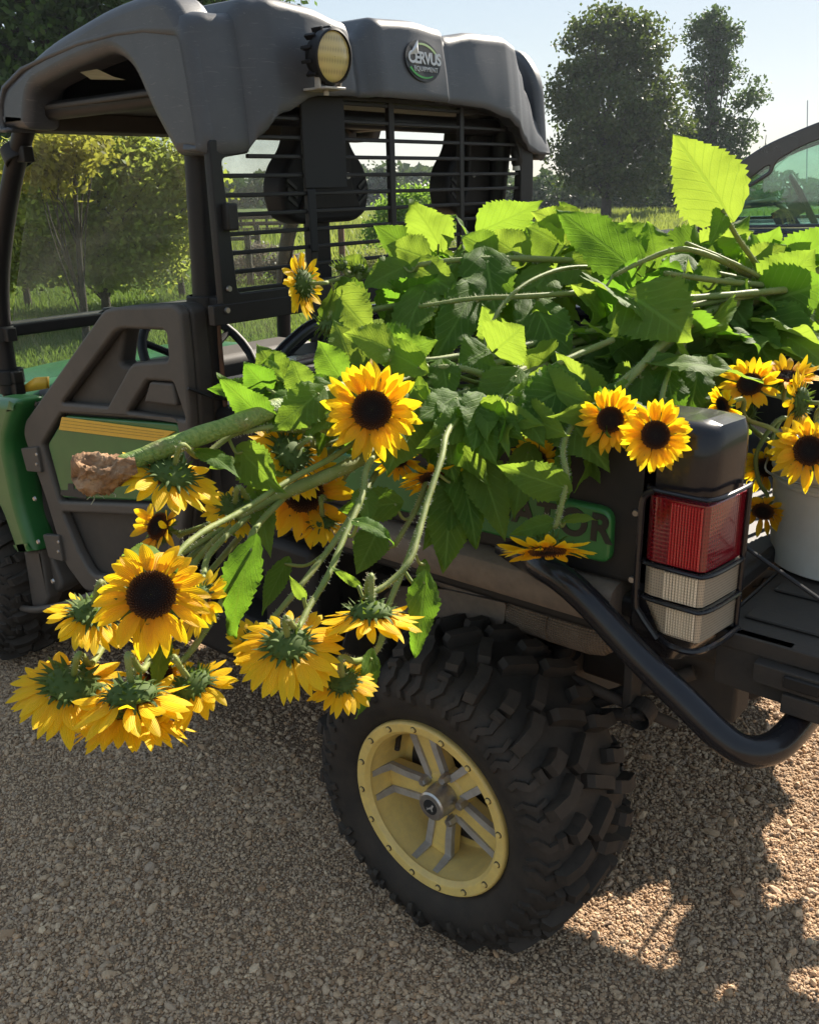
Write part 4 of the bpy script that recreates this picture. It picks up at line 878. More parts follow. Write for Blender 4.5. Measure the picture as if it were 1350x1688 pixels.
def hedgerow():
    n = 26000; k = rng.uniform(760, 1420, n); dep = rng.uniform(62, 72, n); top_px = 303+5*np.sin(k*.035)+4*np.sin(k*.083+1)-np.where((k > 880) & (k < 960), 14, 0)
    hz = 328-k*.025; top = (hz-top_px)/FPX*dep+1.49; z = rng.uniform(0, 1, n)**.8*top
    d = np.stack([CF[0]+CR[0]*(k-PW/2)/FPX, CF[1]+CR[1]*(k-PW/2)/FPX], 1); c = np.concatenate([CAM[:2]+d*dep[:, None], z[:, None]], 1)
    nrm = rng.normal(size=(n, 3)); nrm /= np.linalg.norm(nrm, axis=1)[:, None]; a = np.cross(nrm, rng.normal(size=(n, 3))); a /= np.linalg.norm(a, axis=1)[:, None]; s2 = np.cross(nrm, a); L = .34*rng.uniform(.6, 1.3, n)[:, None]
    V = np.stack([c-a*L*.5, c+s2*L*.36, c+a*L*.5, c-s2*L*.36], 1); F = np.arange(n*4).reshape(-1, 4)
    return fast_mesh('hedgerow', V.reshape(-1, 3), np.concatenate([F[:, [0, 1, 2]], F[:, [0, 2, 3]]]), M['leaf_far'])
tag(hedgerow(), 'unbroken dark hedgerow closing off the field behind the two tall trees', 'hedge', kind='stuff')
# fence of split rails and posts beyond the lawn
M['old_wood'] = mat_surf('old_wood', (.11, .09, .075), (.07, .055, .045), .85, scale=8, bumps=.6, bdist=.005, bscale=60)
fr = empty('rail_fence', (-17.5, 9.5, 0)); tag(fr, 'weathered dark rail fence running below the fruit tree', 'fence')
fp = [np.array(gbase(px, d)) for px, d in ((-40, 17.5), (40, 17.3), (120, 17.1), (200, 16.9), (285, 16.7), (365, 16.5), (420, 16.4))]
for i, q in enumerate(fp):
    b = MB(); b.tube([q-(0, 0, .05), q+(0, 0, .95)], .05, 8); b.build('post', M['old_wood'], fr)
for i in range(len(fp)-1):
    for z in (.28, .50, .72):
        b = MB(); dz = random.uniform(-.03, .03); b.tube([fp[i]+(0, 0, z), (fp[i]+fp[i+1])/2+(0, 0, z-.02+dz), fp[i+1]+(0, 0, z+dz)], .036, 7); b.build('rail', M['old_wood'], fr)
q = np.array(gbase(560, 14)); b = MB(); b.tube([q, q+(0, 0, .95)], .05, 8); o = b.build('wooden_post', M['rust'], None); tag(o, 'single brown wooden post in the grass below the near seat', 'post')
q = np.array(gbase(403, 15)); b = MB(); b.tube([q, q+(0, 0, .85)], .055, 8); o = b.build('wooden_post', M['old_wood'], None); tag(o, 'thick grey wooden post beside the dried shrub', 'post')
fr2 = empty('board_fence', (-24, 24, 0)); tag(fr2, 'distant reddish brown board fence across the field', 'fence')
a0 = np.array(gbase(330, 34)); a1 = np.array(gbase(480, 34)); 
for k in range(8):
    p0 = a0+(a1-a0)*k/7; b = MB(); b.tube([p0, p0+(0, 0, .85)], .05, 6); b.build('post', M['old_wood'], fr2)
dv = (a1-a0)/np.linalg.norm(a1-a0)
for z in (.2, .42, .64):
    b = MB(); b.tube([a0+(0, 0, z), a1+(0, 0, z)], .08, 6); b.build('board', mat_surf('brown_board', (.14, .075, .055), (.10, .06, .05), .8) if z == .2 else bpy.data.materials['brown_board'], fr2)

# ------------------------------------------------------------------ pickup truck behind the load
TX = CR*1.0; TX[2] = 0; TX /= np.linalg.norm(TX); TYv = np.array([-TX[1], TX[0], 0])      # along the truck (to its tail), across it (away)
ang = math.radians(-20); TX = np.array([TX[0]*math.cos(ang)-TX[1]*math.sin(ang), TX[0]*math.sin(ang)+TX[1]*math.cos(ang), 0]); TYv = np.array([-TX[1], TX[0], 0])
T0_ = at(1175, 375, 5.6); T0_[2] = 0
def tw(u, v, z): return T0_+TX*u+TYv*v+np.array([0, 0, z])
TK = empty('pickup_truck', tuple(tw(1.0, .9, 0))); tag(TK, 'dark blue black pickup truck parked behind the load, its driver window facing us', 'pickup truck')
ZS = 1.23
def twp(L, v0, v1, name, mat, parent, holes=(), bevel=.01, r=.05):   # side-view outline (u,z) extruded from v0 to v1
    o = plate(name, L, list(holes), 'y', 0, abs(v1-v0), mat, None, bevel=bevel, rad=r, smooth=50, bres=3)
    me = o.data; n = len(me.vertices); c = np.zeros(n*3); me.vertices.foreach_get('co', c); c = c.reshape(-1, 3)
    u, d, z = c[:, :1], c[:, 1:2]+(v0+v1)/2, c[:, 2:]
    wv_ = T0_+TX*u+TYv*d; wv_[:, 2:] = z; wv_ -= org(parent); me.vertices.foreach_set('co', wv_.ravel()); me.update()
    o.parent = parent; ORG[o.name] = org(parent); return o
body = [(-1.35, .55), (-1.38, .95, .1), (-1.25, 1.06, .1), (-.6, 1.13, .2), (-.02, 1.175, .05), (.1, 1.215, .03), (3.6, 1.24, .05), (3.6, .45), (2.7, .42, .1), (2.6, .75, .2), (1.9, .75, .2), (1.8, .42, .1), (-.15, .42, .1), (-.25, .78, .2), (-.95, .78, .2), (-1.05, .5, .1)]
twp(body, 0, 1.85, 'body', M['truck_paint'], TK, bevel=.06, r=.1)
def side_frame(v):
    outer = [(-.10, 1.20, .02), (-.07, 1.44, .04), (.02, 1.52, .2), (.22, 1.68, .35), (.62, 1.845, .3), (1.3, 1.92, .3), (2.35, 1.90, .3), (2.75, 1.30, .1), (2.75, 1.20, .02)]
    hole = [(.06, 1.235, .02), (.06, 1.385, .02), (.11, 1.445, .02), (.19, 1.455, .02), (.305, 1.53, .02), (.325, 1.60, .03), (.46, 1.68, .1), (.75, 1.775, .15), (1.04, 1.81, .05), (1.12, 1.25, .03)]
    hole3 = [(.15, 1.478, .01), (.17, 1.466, .01), (.285, 1.545, .01), (.290, 1.575, .01), (.27, 1.572, .01)]
    hole2 = [(1.22, 1.25, .03), (1.20, 1.83, .05), (2.05, 1.83, .1), (2.15, 1.25, .03)]
    f_ = twp(outer, v, v+.06, 'door_frame', M['truck_paint'], TK, [hole, hole2, hole3], bevel=.008, r=.1)
    twp([(.04, 1.22), (.04, 1.39), (.10, 1.47), (.24, 1.60), (.44, 1.70), (.75, 1.79), (1.05, 1.83), (1.14, 1.22)], v+.028, v+.032, 'window', M['truck_glass'], f_, bevel=.001, r=.02)
    return f_
side_frame(.10); side_frame(1.69)
# roof, windscreen, pillar, interior
b = MB(); G = []
for v in np.linspace(.13, 1.72, 9):
    k = 1-((v-.925)/.8)**4*.03; G.append([tw(.62, v, 1.80*k+.02), tw(.80, v, 1.865*k+.02), tw(1.3, v, 1.90*k+.02), tw(2.3, v, 1.89*k+.02), tw(2.6, v, 1.55)])
b.grid(G); b.build('roof', M['truck_paint'], TK, solid=.03)
b = MB(); b.add([tw(-.06, .15, 1.22), tw(-.06, 1.70, 1.22), tw(.60, 1.66, 1.82), tw(.60, .19, 1.82)], [(0, 1, 2, 3)]); b.build('windscreen', M['truck_glass'], TK, None, solid=.005)
b = MB(); 
for k in range(4):
    v0 = .16; 
b.box((0, 0, 0), (1, 1, 1)); b = MB(); G = []
for v in np.linspace(.16, 1.66, 7): G.append([tw(-.05, v, 1.225), tw(.08, v, 1.33), tw(.34, v, 1.36+(.025 if .2 < v < .75 else 0)), tw(.44, v, 1.30), tw(.50, v, 1.22), tw(.50, v, .9)])
b.grid(G); b.build('dashboard', M['seat_vinyl'], TK, solid=.02)
cst = tw(.52, .50, 1.35); ax = TX*.85+np.array([0, 0, .5]); ax /= np.linalg.norm(ax); a1 = TYv; a2 = np.cross(ax, a1)
b = MB(); b.tube([cst+(a1*math.cos(t_)+a2*math.sin(t_))*.19 for t_ in np.linspace(0, 2*math.pi, 33)], .017, 10, cap=False)
for t_ in (.3, 2.8, 4.7): b.tube([cst, cst+(a1*math.cos(t_)+a2*math.sin(t_))*.18], .02, 8)
b.tube([cst-ax*.2, cst+ax*.02], .05, 10); b.build('steering_wheel', M['black_plastic'], TK)
def seat2(v):
    twp([(1.05, .8), (1.15, 1.0, .1), (1.22, 1.45, .1), (1.25, 1.62, .04), (1.36, 1.62, .04), (1.38, 1.4, .1), (1.45, .9, .1), (1.2, .8)], v, v+.5, 'seat', M['seat_vinyl'], TK, bevel=.05, r=.06)
seat2(.28); seat2(1.05)
0 and twp([(.33, 1.565, .01), (.36, 1.59, .01), (.12, 1.425, .02), (.06, 1.375, .02), (.11, 1.36, .02), (.36, 1.52, .03), (.40, 1.62, .02), (.37, 1.62, .01)][::-1], .095, .12, 'vent_frame', M['black_plastic'], TK, bevel=.004, r=.02)
# rear view mirror, visor, hanging card
b = MB(); b.box((0, 0, 0), (1, 1, 1)); b = MB()
P8 = lambda u0, u1, v0, v1, z0, z1: ([tw(u, v, z) for u in (u0, u1) for v in (v0, v1) for z in (z0, z1)], [(0, 1, 3, 2), (4, 6, 7, 5), (0, 4, 5, 1), (2, 3, 7, 6), (0, 2, 6, 4), (1, 5, 7, 3)])
b.add(*P8(.62, 1.0, .85, 1.15, 1.70, 1.76)); b.build('mirror', M['black_plastic'], TK, bevel=.02)
b = MB(); b.add(*P8(.75, .83, .98, 1.0, 1.44, 1.57)); b.build('hanging_card', M['rust'], TK, bevel=.005)
b = MB(); b.add(*P8(.02, 1.9, -.004, .012, 1.222, 1.228)); b.build('window_trim', M['chrome'], TK)
def truck_wheel(u, v, s):
    b = MB(); c = tw(u, v, .40); ax = TYv*s
    b.lathe([(0, .0), (0, .12), (.02, .22), (.0, .25), (-.03, .30), (-.02, .385), (.03, .40), (.22, .40), (.25, .38), (.25, .2)], c, ax, 40); return b.build('wheel', M['rubber'], TK)
for u in (-.60, 2.25): truck_wheel(u, .04, 1); truck_wheel(u, 1.81, -1)
# thin mast and bare sapling tip in the distance
b = MB(); q = np.array(gbase(1330, 60)); b.tube([q, at(1331, 165, 60)], .035, 6); o = b.build('radio_mast', M['steel'], None); tag(o, 'thin upright radio mast far behind the pickup truck roof', 'mast')
B = gbase(1263, 55)
tree('bare_sapling', B, at(1263, 222, 55), .06, [blob(1263, 250, 55, 7, 18)], 14, 6, .12, .1, M['leaf_far'], 'thin sparse treetop poking above the truck roofline', limbs=12)

# the hazy morning air: one even volume round everything, sky outside it
b = MB(); b.box((-260, -60, -1.1), (260, 240, 16)); hz_o = b.build('haze', None, None, None) if False else obj('haze', b.v, b.f, bpy.data.materials.new('haze_air'), None, None)
hm = hz_o.data.materials[0]; hm.use_nodes = True; ht = hm.node_tree; ht.nodes.clear(); ho = ht.nodes.new('ShaderNodeOutputMaterial'); hv = ht.nodes.new('ShaderNodeVolumePrincipled')
hv.inputs['Color'].default_value = (.80, .88, 1, 1); hv.inputs['Density'].default_value = .0005; hv.inputs['Anisotropy'].default_value = .2; ht.links.new(hv.outputs[0], ho.inputs['Volume'])
tag(hz_o, 'thin bluish summer haze over the fields', 'haze', kind='stuff')
# ------------------------------------------------------------------ sunflower materials
def mat_plant(name, c0, c1, tcol, tw, rough=.5, veins=True, back=None):
    t = NT(name); uv = t.n('UVMap'); sp = t.n('SeparateXYZ'); t.l(uv.outputs[0], sp.inputs[0]); u, v = sp.outputs['X'], sp.outputs['Y']
    oi = t.n('ObjectInfo'); n1 = t.noise(22, 5, .6)
    c = t.mix(t.ramp(t.math('ADD', t.math('MULTIPLY', n1, .6), t.math('MULTIPLY', oi.outputs['Random'], .45)), [(.25, 0), (.75, 1)]), c0, c1)
    au = t.math('ABSOLUTE', t.math('SUBTRACT', u, .5))
    # side veins rise towards the tip: bands of v - k|u|
    w_ = t.math('SUBTRACT', t.math('MULTIPLY', v, 7.5), t.math('MULTIPLY', t.math('POWER', au, .8), 5.5))
    fr = t.math('ABSOLUTE', t.math('SUBTRACT', t.math('FRACT', w_), .5))
    vein = t.math('MAXIMUM', t.ramp(fr, [(0, 1), (.045, .55), (.11, 0)]), t.ramp(au, [(0, 1), (.014, .9), (.03, 0)]))
    spot = t.math('MULTIPLY', t.ramp(t.noise(55, 5, .7), [(.66, 0), (.74, 1)]), t.math('MULTIPLY_ADD', oi.outputs['Random'], .9, .0))
    c = t.mix(spot, c, (.20, .15, .035))
    cells = t.n('TexVoronoi', feature='DISTANCE_TO_EDGE'); cells.inputs['Scale'].default_value = 170; t.l(t.coord(), cells.inputs['Vector'])
    cs = t.ramp(cells.outputs['Distance'], [(0, 0), (.12, 1)])
    c = t.mix(t.math('MULTIPLY', vein, .55), c, tuple(min(1, k*1.9+.02) for k in c1))
    if back:
        g = t.n('NewGeometry'); c = t.mix(t.math('MULTIPLY', t.math('SUBTRACT', 1.0, g.outputs['Backfacing']), .7), c, back)
    h = t.math('ADD', t.math('MULTIPLY', fr, -.55), t.math('MULTIPLY', cs, .25)); h = t.math('ADD', h, t.math('MULTIPLY', vein, -.6))
    nb = t.bump(h, .38, .0018)
    p = t.n('BsdfPrincipled'); t.l(c, p.inputs['Base Color']); p.inputs['Roughness'].default_value = .62; p.inputs['Specular IOR Level'].default_value = .16; t.l(nb, p.inputs['Normal'])
    tr = t.n('BsdfTranslucent'); t.l(t.mix(t.math('MULTIPLY', vein, .35), t.mix(oi.outputs['Random'], tuple(k*f for k, f in zip(tcol, (.62, .86, .7))), tuple(k*f for k, f in zip(tcol, (1.25, 1.08, 1.5)))), tuple(k*.55 for k in tcol)), tr.inputs[0]); t.l(nb, tr.inputs['Normal'])
    ms = t.n('MixShader'); ms.inputs[0].default_value = tw; t.l(p.outputs[0], ms.inputs[1]); t.l(tr.outputs[0], ms.inputs[2]); t.l(ms.outputs[0], t.out.inputs[0]); return t.m
M['sun_leaf'] = mat_plant('sun_leaf', (.050, .115, .014), (.120, .205, .028), (.27, .42, .030), .52, back=(.13, .20, .055))
def mat_petal(name):
    t = NT(name); uv = t.n('UVMap'); sp = t.n('SeparateXYZ'); t.l(uv.outputs[0], sp.inputs[0]); u, v = sp.outputs['X'], sp.outputs['Y']
    g = t.n('NewGeometry'); rp = g.outputs['Random Per Island']
    base = t.mix(t.ramp(v, [(0, 0), (.4, .7), (1, 1)]), (.97, .31, .004), (.98, .57, .013))
    c = t.mix(t.math('MULTIPLY', rp, .25), base, (.93, .42, .008))
    c = t.mix(t.math('MULTIPLY', t.math('SUBTRACT', 1.0, g.outputs['Backfacing']), .8), c, (1.0, .72, .025))
    wv = t.math('SINE', t.math('MULTIPLY', u, 44)); nz = t.noise(90, 3, .6)
    c = t.mix(t.math('MULTIPLY', t.ramp(wv, [(.0, 1), (.5, 0)]), .16), c, (.55, .20, .005))
    nb = t.bump(t.math('ADD', wv, nz), .35, .0008)
    p = t.n('BsdfPrincipled'); t.l(c, p.inputs['Base Color']); p.inputs['Roughness'].default_value = .5; p.inputs['Specular IOR Level'].default_value = .25; t.l(nb, p.inputs['Normal'])
    tr = t.n('BsdfTranslucent'); t.l(t.mix(v, (1.0, .60, .006), (1.0, .80, .020)), tr.inputs[0]); t.l(nb, tr.inputs['Normal'])
    ms = t.n('MixShader'); ms.inputs[0].default_value = .55; t.l(p.outputs[0], ms.inputs[1]); t.l(tr.outputs[0], ms.inputs[2]); t.l(ms.outputs[0], t.out.inputs[0]); return t.m
M['petal'] = mat_petal('petal')
t = NT('disc'); uv = t.n('UVMap'); sp = t.n('SeparateXYZ'); t.l(uv.outputs[0], sp.inputs[0])
c = t.ramp(sp.outputs['X'], [(0, (.016, .011, .008)), (.35, (.010, .006, .005)), (.68, (.026, .010, .005)), (.86, (.085, .028, .009)), (1, (.17, .075, .014))]); t.bsdf(c, .8, 0, t.bump(t.noise(500, 4, .6), .5, .001), .2); M['disc'] = t.m
M['calyx'] = mat_leaf('calyx', (.050, .095, .016), (.095, .140, .030), (.18, .28, .03), .25, .75)
t = NT('stem'); n1 = t.noise(30, 5, .6); mp = t.n('Mapping'); mp.inputs['Scale'].default_value = (60, 60, 60); t.l(t.coord(), mp.inputs[0])
c = t.mix(t.ramp(n1, [(.35, 0), (.7, 1)]), (.15, .20, .040), (.23, .25, .075)); c = t.mix(t.ramp(t.noise(8, 4, .6), [(.58, 0), (.75, .7)]), c, (.20, .15, .085)); t.bsdf(c, .6, 0, t.bump(t.noise(700, 3, .6), .6, .001), .3); M['stem'] = t.m
t = NT('thick_stalk'); n1 = t.noise(9, 5, .6); mp = t.n('Mapping'); mp.inputs['Scale'].default_value = (6, 50, 50); t.l(t.coord(), mp.inputs[0]); n2 = t.noise(4, 4, .6, .2, mp.outputs[0])
c = t.mix(t.ramp(n2, [(.3, 0), (.7, 1)]), (.10, .19, .030), (.27, .34, .085)); c = t.mix(t.ramp(n1, [(.54, 0), (.68, .75)]), c, (.22, .16, .08)); t.bsdf(c, .5, 0, t.bump(n2, 1.0, .005), .3); M['thick_stalk'] = t.m
M['hair'] = mat_leaf('hair', (.45, .48, .34), (.55, .55, .42), (.5, .5, .35), .4)
t = NT('root_bark'); n1 = t.noise(26, 8, .7, 1); c = t.ramp(n1, [(.3, (.10, .05, .025)), (.5, (.30, .17, .09)), (.68, (.50, .33, .20))]); t.bsdf(c, .85, 0, t.bump(n1, 1, .01), .2); M['root_bark'] = t.m

# ------------------------------------------------------------------ plant parts
def nrmz(v): v = np.array(v, float); return v/(np.linalg.norm(v)+1e-12)
LF = [(0, .0), (.02, .34), (.06, .62), (.12, .86), (.2, .98), (.28, 1.0), (.4, .95), (.52, .83), (.65, .64), (.78, .42), (.88, .22), (.95, .09), (1, .0)]
LFx = [a[0] for a in LF]; LFy = [a[1] for a in LF]
def leaf(B, T, width, nrm, parent, fold=.25, droop=.15, twist=0, ruf=.05, teeth=15, name='leaf', mat='sun_leaf'):
    B = np.array(B, float); T = np.array(T, float); a = T-B; L = np.linalg.norm(a); a /= L
    n = np.array(nrm, float); n = n-a*(n@a); n = nrmz(n); s = np.cross(n, a)
    NV, NU = 56, 8; droop += random.uniform(0, .14); ruf *= random.uniform(.9, 2.0); us = np.linspace(-1, 1, NU+1); V = []; UVc = []; ph = random.uniform(0, 6.28); side = random.uniform(.9, 1.08)
    for i in range(NV+1):
        t = i/NV; hw = width/2*np.interp(t, LFx, LFy); saw = (t*teeth) % 1.0
        for u in us:
            au = abs(u); e = au**4
            x = t*L-.17*L*(au**1.5)*(1-t)**9+e*.012*L*(saw-.5)*(1-t)
            y = u*hw*(1+e*(.17*(1-saw)-.06))*(side if u > 0 else 1)
            z = fold*hw*(1.9*au**1.5-1.5*au**2.6)+ruf*L*.55*au*au*math.sin(t*9+ph+(2 if u > 0 else 0))*(.4+t)+ruf*L*.25*au*math.sin(t*19+ph*2+u)+.009*L*math.sin((t*7.5-au*2.6)*6.283)*au*(1-t)+.03*L*math.sin(t*5+ph)*t
            z += -droop*L*(t-.15)**2*1.3-.0
            tw_ = twist*t; yy = y*math.cos(tw_)-z*math.sin(tw_)*.5; zz = z+y*math.sin(tw_)
            V.append(B+a*x+s*yy+n*zz); UVc.append((u*.5*(np.interp(t, LFx, LFy)*.9+.1)+.5, t))
    F = [(i*(NU+1)+j, i*(NU+1)+j+1, (i+1)*(NU+1)+j+1, (i+1)*(NU+1)+j) for i in range(NV) for j in range(NU)]
    return obj(name, V, F, M[mat], parent, True, uv=UVc)
def petiole(b, p0, p1, r=.0028, sag=.02):
    p0 = np.array(p0, float); p1 = np.array(p1, float); m_ = (p0+p1)/2+np.array([0, 0, -sag if abs(sag) > 0 else 0])
    b.tube(smooth_path([p0, m_, p1], 5), [r*1.3]+[r]*9+[r*.8], 6)
def hairs(pts, r, n, ln=.004):
    P = np.array(pts); k = rng.integers(0, len(P)-1, n); f = rng.random((n, 1)); c = P[k]*(1-f)+P[k+1]*f; d = P[k+1]-P[k]; d /= np.linalg.norm(d, axis=1)[:, None]+1e-9
    a = np.cross(d, rng.normal(size=(n, 3))); a /= np.linalg.norm(a, axis=1)[:, None]+1e-9; rr = np.array(r)[k][:, None] if hasattr(r, '__len__') else r
    p = c+a*rr*.95; q = p+a*ln*rng.uniform(.5, 1.3, (n, 1))+d*rng.normal(0, .0012, (n, 1)); w3 = .00045
    return np.stack([p-d*w3, p+d*w3, q], 1).reshape(-1, 3)
def stem_mesh(path, r0, r1, parent, hairy=0, mat='stem', name='stem', n=9, k=6):
    P = smooth_path(path, k); m_ = len(P); rr = [r0+(r1-r0)*i/(m_-1) for i in range(m_)]
    rr = [r*(1+.06*math.sin(i*1.7)) for i, r in enumerate(rr)]
    b = MB(); b.tube(P, rr, n); mats = [M[mat], M['hair']]
    if hairy:
        H = hairs(P, rr, hairy); base = len(b.v); b.cur = 1; b.add(H.tolist(), [(3*i, 3*i+1, 3*i+2) for i in range(len(H)//3)])
    return b.build(name, mats, parent, True), P, rr

def flower_head(C, A, D, parent, el=.1, droop=.12, npet=20, messy=.12, disc_r=.40, gaps=(), closed=0, name='flower_head'):
    """C centre of the disc, A facing direction, D overall diameter"""
    C = np.array(C, float); A = nrmz(A); Rr = D/2; up = np.array([0, 0, 1.]) if abs(A[2]) < .9 else np.array([1., 0, 0])
    X = nrmz(np.cross(up, A)); Y = np.cross(A, X); rd = Rr*disc_r
    # receptacle (green back)
    b = MB(); b.lathe([(-.62*rd, 0.02*rd), (-.60*rd, .22*rd), (-.50*rd, .55*rd), (-.34*rd, .86*rd), (-.12*rd, 1.02*rd), (.0, 1.0*rd)], C, A, 26); head = b.build(name, M['calyx'], parent, True)
    # disc with spiral florets
    N = 330; gold = 2.399963; V = []; F = []; U = []
    b2 = MB(); b2.lathe([(.02*rd, 1.02*rd), (.10*rd, .93*rd), (.17*rd, .7*rd), (.15*rd, .35*rd), (.10*rd, .02*rd)], C, A, 30)
    V = list(b2.v); F = list(b2.f); U = [(np.linalg.norm(np.cross(np.array(p)-C, A))/rd*.9, 0) for p in V]
    for i in range(N):
        q = math.sqrt((i+.5)/N); th = i*gold; rr = q*.985*rd; hz = (.10+.08*math.sin(min(q/.72, 1)*math.pi/2)-(.12*max(0, q-.85)/.15))*rd
        w_ = rd*.040*(1.1-.2*q); hh = rd*(.045+(.10 if .70 < q < .93 else 0)+(.05 if q >= .93 else 0))*random.uniform(.7, 1.3)
        c = C+A*hz+(X*math.cos(th)+Y*math.sin(th))*rr; o = (X*math.cos(th)+Y*math.sin(th)); s = np.cross(A, o); tip = c+A*hh+o*hh*(.5 if q > .8 else 0)
        k = len(V); V += [c-o*w_-s*w_, c-o*w_+s*w_, c+o*w_+s*w_, c+o*w_-s*w_, tip]; F += [(k, k+1, k+4), (k+1, k+2, k+4), (k+2, k+3, k+4), (k+3, k, k+4)]; U += [(q, 0)]*4+[(min(q*1.12, 1), 1)]
    obj('disc', V, F, M['disc'], head, None, uv=U)
    # ray petals, two rings
    V = []; F = []; U = []
    for ring in (0, 1):
        np_ = npet if ring == 0 else int(npet*.8)
        for k in range(np_):
            th = 2*math.pi*(k+.5*ring)/np_+random.uniform(-messy, messy)*.9; deg = math.degrees(th) % 360
            if any(g0 < deg < g1 for g0, g1 in gaps): continue
            o = X*math.cos(th)+Y*math.sin(th); s = np.cross(A, o)
            e = el+(.12 if ring == 1 else -.02)+random.gauss(0, messy); base = C+o*rd*.96+A*(.02+.05*ring)*rd
            Lp = (Rr-rd*.96)*random.uniform(.86, 1.12)*(1.02 if ring == 0 else .90); wp = Rr*.225*random.uniform(.82, 1.15); curl = random.gauss(droop*.5, .10); tw_ = random.gauss(0, .25); bd = random.gauss(0, .12)
            k0 = len(V); NI = 9
            for i in range(NI+1):
                t_ = i/NI; an = e-curl*t_*1.1+closed*t_; hw = wp/2*(.30+.70*math.sin(min(t_/.5, 1)*math.pi/2))*(1 if t_ < .5 else math.cos((t_-.5)/.5*math.pi/2)**.72)
                cpt = base+(o*math.cos(an)+A*math.sin(an))*Lp*t_+s*bd*Lp*t_*t_; dw = np.array([0, 0, -1.])*droop*Lp*t_*t_*.9; cpt = cpt+dw
                nn = A*math.cos(an)-o*math.sin(an); s2 = s*math.cos(tw_*t_)+nn*math.sin(tw_*t_)
                for q in (-1, -.5, 0, .5, 1):
                    V.append(cpt+s2*q*hw+nn*(abs(q)**1.5*hw*.30*(1-.4*t_)+(.06*hw if abs(q) == .5 else 0))); U.append((q*.5+.5, t_))
            for i in range(NI):
                for q in range(4): a = k0+i*5+q; F.append((a, a+1, a+6, a+5))
    obj('petals', V, F, M['petal'], head, True, uv=U)
    # pointed green bracts behind
    V = []; F = []
    for ring, (rr_, ll, e0) in enumerate(((1.0, .62, -.10), (.92, .58, -.45), (.72, .50, -.85), (.42, .42, -1.15))):
        nb = (20, 17, 13, 8)[ring]
        for k in range(nb):
            th = 2*math.pi*(k+.5*ring)/nb+random.uniform(-.12, .12); o = X*math.cos(th)+Y*math.sin(th); s = np.cross(A, o); e = e0+random.gauss(0, .22); Lb = rd*ll*random.uniform(.75, 1.3); wb = rd*.24
            base = C+o*rd*rr_-A*rd*(.06+.20*ring*.75); k0 = len(V); cv = random.uniform(-.9, .3)
            for i in range(6):
                t_ = i/5; an = e-cv*t_; hw = wb/2*(1-t_)**.8*(1.0 if t_ > 0 else .8); c = base+(o*math.cos(an)+A*math.sin(an))*Lb*t_
                nn = A*math.cos(an)-o*math.sin(an); V += [c-s*hw+nn*hw*.3, c, c+s*hw+nn*hw*.3]
            for i in range(5):
                for q in range(2): a = k0+i*3+q; F.append((a, a+1, a+4, a+3))
    obj('calyx', V, F, M['calyx'], head, True)
    return head
ALLP = []                                               # every plant: (root object, stem path)
def sunflower(label, px, py, dep, Dpx, axis, path, leaves=(), el=.1, droop=.12, npet=20, messy=.12, r=.0043, r1=None, hairy=260, disc_r=.40, gaps=(), closed=0, group='sunflowers cut and laid in the vehicle', near=0):
    dep *= 1-near; n_ = len(path); path = [(a, b_, c*(1-near*(1-(i+1)/n_)**.7)) for i, (a, b_, c) in enumerate(path)]
    leaves = [((l[0][0], l[0][1], l[0][2]*(1-near*.85)), (l[1][0], l[1][1], l[1][2]*(1-near*.85)))+tuple(l[2:]) for l in leaves]
    C = at(px, py, dep); A = cdir(*axis); D = Dpx*dep/FPX
    pts = [at(*q) for q in path]; root = empty('sunflower', tuple(pts[-1])); tag(root, label, 'sunflower', group)
    nk = C-A*D*.5*disc_r*.55; neck = nk-A*.035
    full = [nk, neck]+pts
    st_, P, rr = stem_mesh(full, r*.9, r1 or r*1.15, root, hairy)
    flower_head(C, A, D, root, el, droop, npet, messy, disc_r, gaps, closed)
    for lf in leaves: put_leaf(root, P, *lf)
    ALLP.append((root, P)); return root
def put_leaf(root, P, b0, t0, wpx, nrm=(0, .5, 1), fold=.25, droop=.15, twist=0, ruf=.05, pet=True):
    """b0/t0 = (px, py, depth) of leaf base and tip; the stalk runs to the nearest point of the stem"""
    B = at(*b0); T = at(*t0); dm = (b0[2]+t0[2])/2
    nrm = (nrm[0], .85, .50) if nrm[1] >= .7 else (nrm[0], nrm[1]-.45, nrm[2])
    lf = leaf(B, T, wpx*dm/FPX, cdir(*nrm), root, fold, droop, twist, ruf)
    PP = np.array(P); q = PP[np.argmin(np.linalg.norm(PP-B, axis=1))]
    if pet and .01 < np.linalg.norm(q-B) < .35:
        b = MB(); petiole(b, q, B, .0027, .012); b.build('leaf_stalk', M['stem'], lf, True)
    return lf
# ------------------------------------------------------------------ the flowers, one by one
J = (640, 640, 1.52)                                     # where many stems run into the load
S = sunflower
S('large open sunflower facing us at the centre of the heap, ringed by green leaves', 613, 676, 1.42, 168, (.03, .08, 1), [(640, 640, 1.52), (720, 612, 1.60), (820, 630, 1.68), (960, 560, 1.85), (1150, 520, 2.0)],
  [((640, 575, 1.50), (575, 545, 1.46), 70, (.2, .6, .8))], el=.12, droop=.03, npet=23, messy=.10)
S('big open sunflower facing us at lower left, just above the drooping cluster', 250, 981, 1.22, 195, (.05, .30, .92), [(285, 925, 1.30), (330, 880, 1.34), (400, 842, 1.40), (480, 790, 1.46), (570, 740, 1.52), (700, 640, 1.6)],
  [((262, 915, 1.27), (205, 905, 1.24), 60, (0, .8, .5)), ((165, 985, 1.28), (135, 1000, 1.25), 34, (-.2, .7, .4))], el=.02, droop=.16, npet=22, messy=.12, disc_r=.42, near=0.12)
